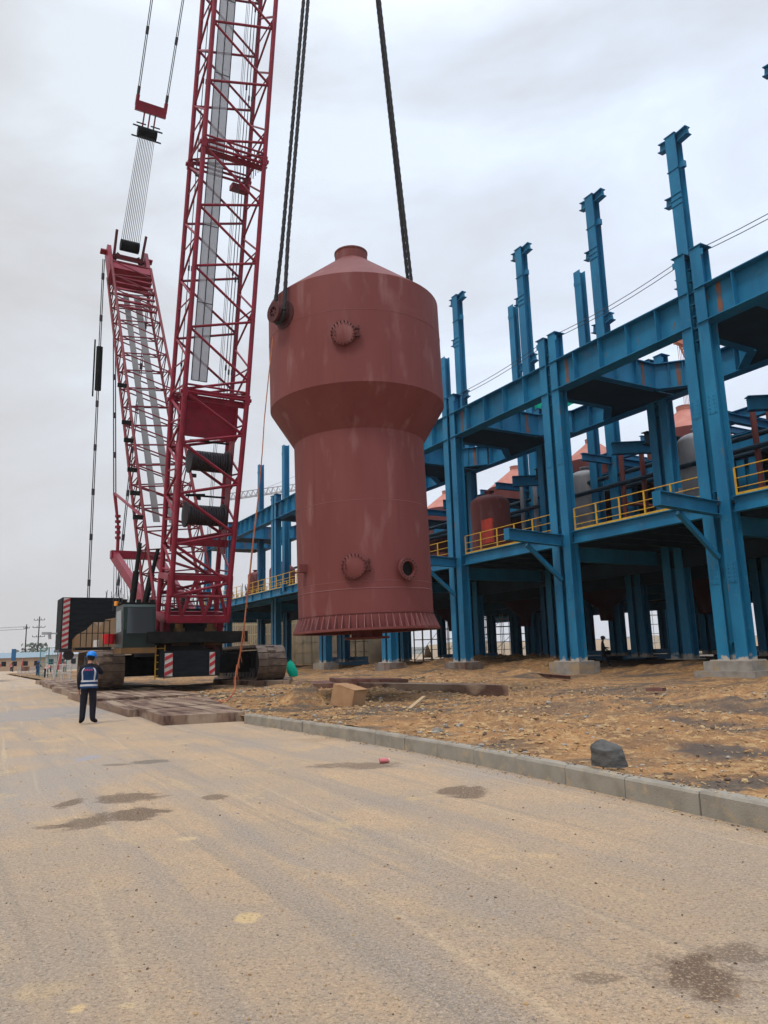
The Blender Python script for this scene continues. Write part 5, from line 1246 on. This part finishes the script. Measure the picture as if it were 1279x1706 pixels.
# utility poles
def pole(px, pyb, pyt, Y, arms, label):
    b_ = PY(px, pyb, Y); b_.z = 0; t_ = PY(px + (3 if pyt < 1035 else 3), pyt, Y); H_ = t_.z
    o = thing('utility_pole', b_, label, 'utility pole', 'utility poles far at the left')
    mb = MB(); mb.tube(b_, b_ + ZZ * H_, .20, 8, .13); mb.build('pole', STEEL, o)
    for k, (dz, w_) in enumerate(arms):
        mb = MB(); c = b_ + ZZ * (H_ - dz); mb.bar(c - V((w_ / 2, 0, 0)), c + V((w_ / 2, 0, 0)), .14, .14)
        for i in range(4): q = c + V((-w_ / 2 + w_ * i / 3, 0, 0)); mb.tube(q, q + ZZ * .4, .07, 6)
        mb.build('crossarm', STEEL, o)
    return b_, H_
b1, H1 = pole(41, 1093, 1040, 190, ((1.0, 1.4), (6.5, 1.4)), 'slim utility pole, the left one of the pair')
b2, H2 = pole(62, 1092, 1027, 185, ((.9, 2.6), (2.7, 3.0), (5.0, 3.0), (7, 3.0)), 'taller utility pole with four wide crossarms')
mb = MB()
for dz in (.6, 1.2):
    A = b1 + ZZ * (H1 - dz); B = A + V((-60, -12, -.5)); mb.path([A.lerp(B, t / 8) - ZZ * (1.6 * 4 * (t / 8) * (1 - t / 8) * .3) for t in range(9)], .045, 4)
mb.build('power_line', STEEL, label='two thin power lines running from the slim pole out of the left edge', cat='power line')
# far plants, town
def far_tree(x, Y, h, r, seed, label):
    random.seed(seed); o = thing('tree', V((x, Y, 0)), label, 'tree', 'hazy trees on the left horizon')
    mb = MB(); mb.tube(V((x, Y, 0)), V((x, Y, h * .5)), .25, 6, .15); mb.build('trunk', STEEL, o)
    mb = MB()
    for _ in range(170):
        a_ = random.uniform(0, 6.28); z = random.uniform(.25, 1) * h; rr = r * math.sqrt(random.random()) * (1.15 - abs(z / h - .6))
        c = V((x + rr * math.cos(a_), Y + rr * math.sin(a_), z)); s_ = random.uniform(.35, .8); n_ = V((random.gauss(0, 1), random.gauss(0, 1), random.gauss(0, 1))).normalized(); t1 = n_.orthogonal().normalized() * s_; t2 = n_.cross(t1)
        mb.add([c - t1, c - t2 * .7, c + t1, c + t2 * .7], [(0, 1, 2, 3)])
    mb.build('crown', TREE, o)
TREE = mat('far_foliage', (.10, .125, .10), .95, 0, (.16, .18, .15), .4)
names_ = ['at the very left edge', 'just right of the left edge', 'left of the blue pylon', 'right of the blue pylon', 'left of the slim pole', 'at the foot of the slim pole', 'between the two poles', 'behind the tall pole', 'right of the tall pole', 'farther right of the tall pole', 'left of the black counterweight', 'under the black counterweight']
for i in range(12):
    X_ = -118 + i * 8.2; far_tree(X_, 225 + (i * 37 % 30), 4.5 + (i * 13 % 5), 4.6, i + 3, 'hazy grey-green tree on the horizon ' + names_[i])
mb = MB()
for i in range(9):
    x_ = -300 + i * 62; h = 8 + (i * 29 % 9); mb.prism([V((x_, 600, 0)), V((x_ + 62, 600, 0)), V((x_ + 62, 660, 0)), V((x_, 660, 0))], ZZ * h * .6)
mb.build('hills', mat('far_hill', (.34, .37, .37), 1.0), kind='structure')
def shed(x0, x1, Y, h, m_, label, rf=PALEB, name='shed'):
    o = thing(name, V((x0, Y, 0)), label, 'shed', 'low sheds at the left horizon'); mb = MB(); mb.box(V(((x0 + x1) / 2, Y + 4, h / 2)), (x1 - x0, 8, h)); w_ = mb.build('wall', m_, o)
    mb = MB(); mb.prism([V((x0 - .3, Y - .4, h)), V((x0 - .3, Y + 8.4, h)), V((x0 - .3, Y + 4, h + 1.2))], V((x1 - x0 + .6, 0, 0))); mb.build('roof', rf, o)
    n_ = int((x1 - x0) / 2.4)
    for i in range(n_): mb = MB(); mb.box(V((x0 + 1.2 + i * 2.4, Y - .03, h * .55)), (1.0, .06, h * .35)); mb.build('window', CBLK2, w_)
shed(-88, -74, 165, 2.8, mat('shed_ochre', (.36, .25, .17), .9), 'low ochre shed with a blue roof below the two poles', mat('shed_roof', (.20, .26, .30), .8))
shed(-73, -60, 160, 3.2, mat('shed_wall', (.36, .34, .32), .9), 'pale cabin with a grey roof, right of the tall pole', mat('shed_roof2', (.32, .36, .40), .8), 'cabin')
shed(-112, -95, 190, 3.0, mat('shed_grey', (.30, .30, .28), .9), 'grey shed near the left edge behind the blue pylon', PALE)
q = PY(22, 1100, 150); mb = MB(); mb.box(V((q.x, 150, PY(22, 1091, 150).z)), (.62 * 1.1, .5, 2.3)); py_ = thing('sign_pylon', V((q.x, 150, 0)), 'small dark blue sign pylon at the left horizon', 'sign'); mb.build('panel', mat('pylon_blue', (.02, .10, .22), .6), py_)
mb = MB(); mb.tube(V((q.x, 150, 0)), V((q.x, 150, 1.5)), .12, 6); mb.build('post', STEEL, py_)
# site fence beside the crane
def fence(px0, py0, px1, py1, Y0, Y1, h, label, mesh_m=WHITE):
    A, B = PY(px0, py0, Y0), PY(px1, py1, Y1); A.z = B.z = 0; o = thing('site_fence', A, label, 'fence', 'site fences at the left'); n_ = max(2, round((B - A).length / 2))
    for i in range(n_ + 1): mb = MB(); q = A.lerp(B, i / n_); mb.tube(q, q + ZZ * h, .05, 6); mb.build('fence_post', mesh_m, o)
    mb = MB()
    for z_ in (.2, h * .5, h - .1): mb.bar(A + ZZ * z_, B + ZZ * z_, .05, .05)
    k = 0
    m_ = int((B - A).length / .35)
    for i in range(m_): q = A.lerp(B, i / m_); mb.bar(q + ZZ * .2, q + ZZ * (h - .1), .025, .025)
    mb.build('mesh_panel', mesh_m, o)
fence(78, 1110, 118, 1110, 62, 58, 1.5, 'white mesh fence panels left of the crawler track')
fence(30, 1110, 76, 1110, 105, 95, 1.1, 'low grey barrier across the road farther back', mat('barrier_grey', (.4, .38, .38), .7))
fence(66, 1110, 110, 1110, 80, 76, 3.2, 'tall teal frame fence behind the bending worker', mat('teal_post', (.08, .22, .22), .6))
mb = MB(); q = PY(41, 1125, 88); q.z = 0; ob = thing('road_barrier', q, 'small brown and white barrier board standing on the road', 'barrier')
mb.box(q + ZZ * .95, (1.0, .06, .5)); mb.build('board', RUSTY, ob); mb = MB()
for s_ in (-.45, .45): mb.tube(q + V((s_, 0, 0)), q + V((s_, 0, 1.2)), .035, 6)
mb.build('legs', WHITE, ob)
for px, Y, lb, hh in ((90, 60, 'red and white slanted flag by the white fence', 2.9), (32, 120, 'small red flag far along the road', 2.4)):
    q = PY(px, 1110, Y); q.z = 0; o = thing('flag', q, lb, 'flag'); mb = MB(); mb.tube(q, q + V((.5, 0, hh)), .03, 6); mb.build('pole', WHITE, o)
    mb = MB(); mb.prism([q + V((.15, 0, hh * .35)), q + V((.45, .0, hh * .35)), q + V((.62, 0, hh)), q + V((.42, 0, hh))], V((0, .03, 0))); mb.build('cloth', SIGRED, o)
# scaffold and raw concrete behind the frame
def scaffold(x0, x1, Y, z1, label, m_=SCAFF, dx=1.3, dz=1.5, dep=3, r=.05):
    o = thing('scaffold', V((x0, Y, 0)), label, 'scaffold', 'scaffolds behind the frame'); mb = MB()
    n_ = int((x1 - x0) / dx)
    for yy in range(dep):
        Yk = Y + yy * 1.6
        for i in range(n_ + 1): x = x0 + i * dx; mb.bar(V((x, Yk, 0)), V((x, Yk, z1)), r * 1.7, r * 1.7, V((0, 1, 0)))
        z = .4
        while z < z1: mb.bar(V((x0, Yk, z)), V((x1, Yk, z)), r * 1.6, r * 1.6); z += dz
    mb.build('tube_lattice', m_, o); mb = MB()
    for i in range(0, n_, 2):
        z = .4 + (i % 3) * dz
        while z < z1 - 2 * dz: mb.bar(V((x0 + i * dx, Y - .1, z)), V((x0 + (i + 2) * dx, Y - .1, z + 2 * dz)), r * 1.4, r * 1.4); z += 3 * dz
    mb.build('diagonal_braces', m_, o)
scaffold(-27, -3, 112, 8.4, 'tan scaffold seen left of the hanging vessel behind the frame')
scaffold(4, 15, 112, 8.4, 'tan scaffold seen just right of the hanging vessel base')
scaffold(15.5, 26, 118, 8.0, 'grey pale scaffold seen farther right under the frame', mat('scaffold_grey', (.42, .42, .42), .6), 1.4, 1.2)
scaffold(44, 56, 130, 7.5, 'grey lattice scaffold seen below the second column', mat('scaffold_grey2', (.36, .36, .37), .6), 2.2, 1.6)
cb = thing('concrete_building', V((-46, 118, 0)), 'raw concrete building far behind the crane bristling with starter bars', 'building')
mb = MB(); mb.box(V((-24, 122, 3.9)), (46, 6, 7.8)); mb.build('wall', mat('raw_wall', (.30, .23, .16), .9, 0, (.2, .17, .13), .5), cb)
mb = MB(); mb.box(V((-24, 124, 8.0)), (47, 10, .5)); mb.build('slab', CONC, cb)
mb = MB(); random.seed(5)
for _ in range(230): x_ = random.uniform(-47, -6); mb.tube(V((x_, 119 + random.random() * 8, 8)), V((x_ + random.uniform(-.15, .15), 119 + random.random() * 8, random.uniform(10.5, 13.5))), .045, 4)
mb.build('starter_bars', STEEL, cb)
mb = MB(); sheet(mb, 8, 140, 128, 175, 0, 60, 20, lambda x, y: max(0, 3.0 * math.exp(-((y - 152) / 14) ** 2) * (1 + .5 * fx(V((x * .09, y * .09, 4)))))); mb.build('earth_bank', FAR, smooth=60, kind='structure')
for i, (px, w_) in enumerate(((545, 9), (740, 12), (905, 14), (1010, 9), (1075, 8), (1195, 11))):
    q = PY(px, 1090, 100 if px < 800 else 80); mb = MB()
    for k in range(4): mb.ib(V((q.x, q.y + k * .5, .4 + (k % 2) * .55)), V((q.x + w_ * .6, q.y + k * .5, .4 + (k % 2) * .55)), .4, .5)
    mb.build('beam_stack', PALEB, label='light blue steel beams stacked %s' % ['behind the left foot of the hanging vessel', 'right of the hanging vessel base', 'just left of the second blue column', 'right of the second blue column', 'between the dark inner columns', 'beside the nearest blue column'][i], cat='beam stack', group='steel beams lying behind the frame')
# distant tower crane and orange crane head
Y = 200
j0, j1 = PY(376, 833, Y), PY(560, 807, Y)
tcn = thing('tower_crane', V((j1.x, j1.y, 0)), 'pale distant tower crane whose jib shows between the boom and the vessel', 'tower crane')
def truss(a, b, w_, h_, n_, r, name, parent, m_):
    mb = MB(); a, b = V(a), V(b); d = (b - a).normalized(); sd = d.cross(ZZ if abs(d.z) < .9 else V((0, 1, 0))).normalized(); up = sd.cross(d)
    c = lambda k, i: a.lerp(b, k / n_) + (sd * w_ / 2 if i == 0 else -sd * w_ / 2 if i == 1 else up * h_)
    for i in range(3): mb.bar(c(0, i), c(n_, i), r * 1.8, r * 1.8)
    for k in range(n_):
        for i in (0, 1): mb.bar(c(k, i), a.lerp(b, (k + .5) / n_) + up * h_, r, r); mb.bar(a.lerp(b, (k + .5) / n_) + up * h_, c(k + 1, i), r, r)
        mb.bar(c(k, 0), c(k, 1), r, r)
    return mb.build(name, m_, parent)
TCM = mat('far_crane_grey', (.30, .30, .32), .8); TCO = mat('far_crane_orange', (.42, .14, .08), .7)
truss(j0, j1, 1.4, 1.7, 22, .11, 'jib', tcn, TCM)
truss(V((j1.x, j1.y, 0)), V((j1.x, j1.y, j1.z + 7)), 1.8, 1.8, 24, .13, 'mast', tcn, TCM)
mb = MB(); tp = V((j1.x, j1.y, j1.z + 7)); mb.tube(tp, j0.lerp(j1, .35) + ZZ * 1.7, .05, 4); mb.tube(tp, j0.lerp(j1, .7) + ZZ * 1.7, .05, 4); mb.build('tie_rods', TCM, tcn)
h0 = PY(1137, 572, 150); b0_ = PY(1185, 760, 150)
oc = thing('mobile_crane', V((b0_.x, b0_.y, 0)), 'orange crane head far off showing through the top ring of the frame', 'crane')
truss(V((h0.x + 22, 150, 2)), h0, 1.6, 1.6, 26, .16, 'boom', oc, TCO)
mb = MB(); mb.box(h0, (3.4, 1.4, 1.1), (V((.9, 0, -.43)), V((0, 1, 0)), V((.43, 0, .9)))); mb.box(h0 + V((-1.3, 0, .3)), (1.0, 1.0, .7)); mb.build('head', TCO, oc)
mb = MB()
for i in range(4): mb.tube(h0 + V((-1.2 + i * .35, 0, 0)), h0 + V((-.9 + i * .25, 0, -30)), .05, 4)
mb.build('hoist_lines', TCO, oc)

# ------------------------------------------------------------------ hazy air
hz = D.materials.new('hazy_air'); hz.use_nodes = True; t = hz.node_tree; t.nodes.clear()
ho = nn(t, 'ShaderNodeOutputMaterial'); hv = nn(t, 'ShaderNodeVolumePrincipled')
hv.inputs['Color'].default_value = (.9, .92, .95, 1); hv.inputs['Density'].default_value = .0002; hv.inputs['Anisotropy'].default_value = .2
t.links.new(hv.outputs[0], ho.inputs['Volume'])
mb = MB(); mb.box((0, 570, 47), (1840, 1300, 98)); mb.build('haze', hz, kind='stuff')
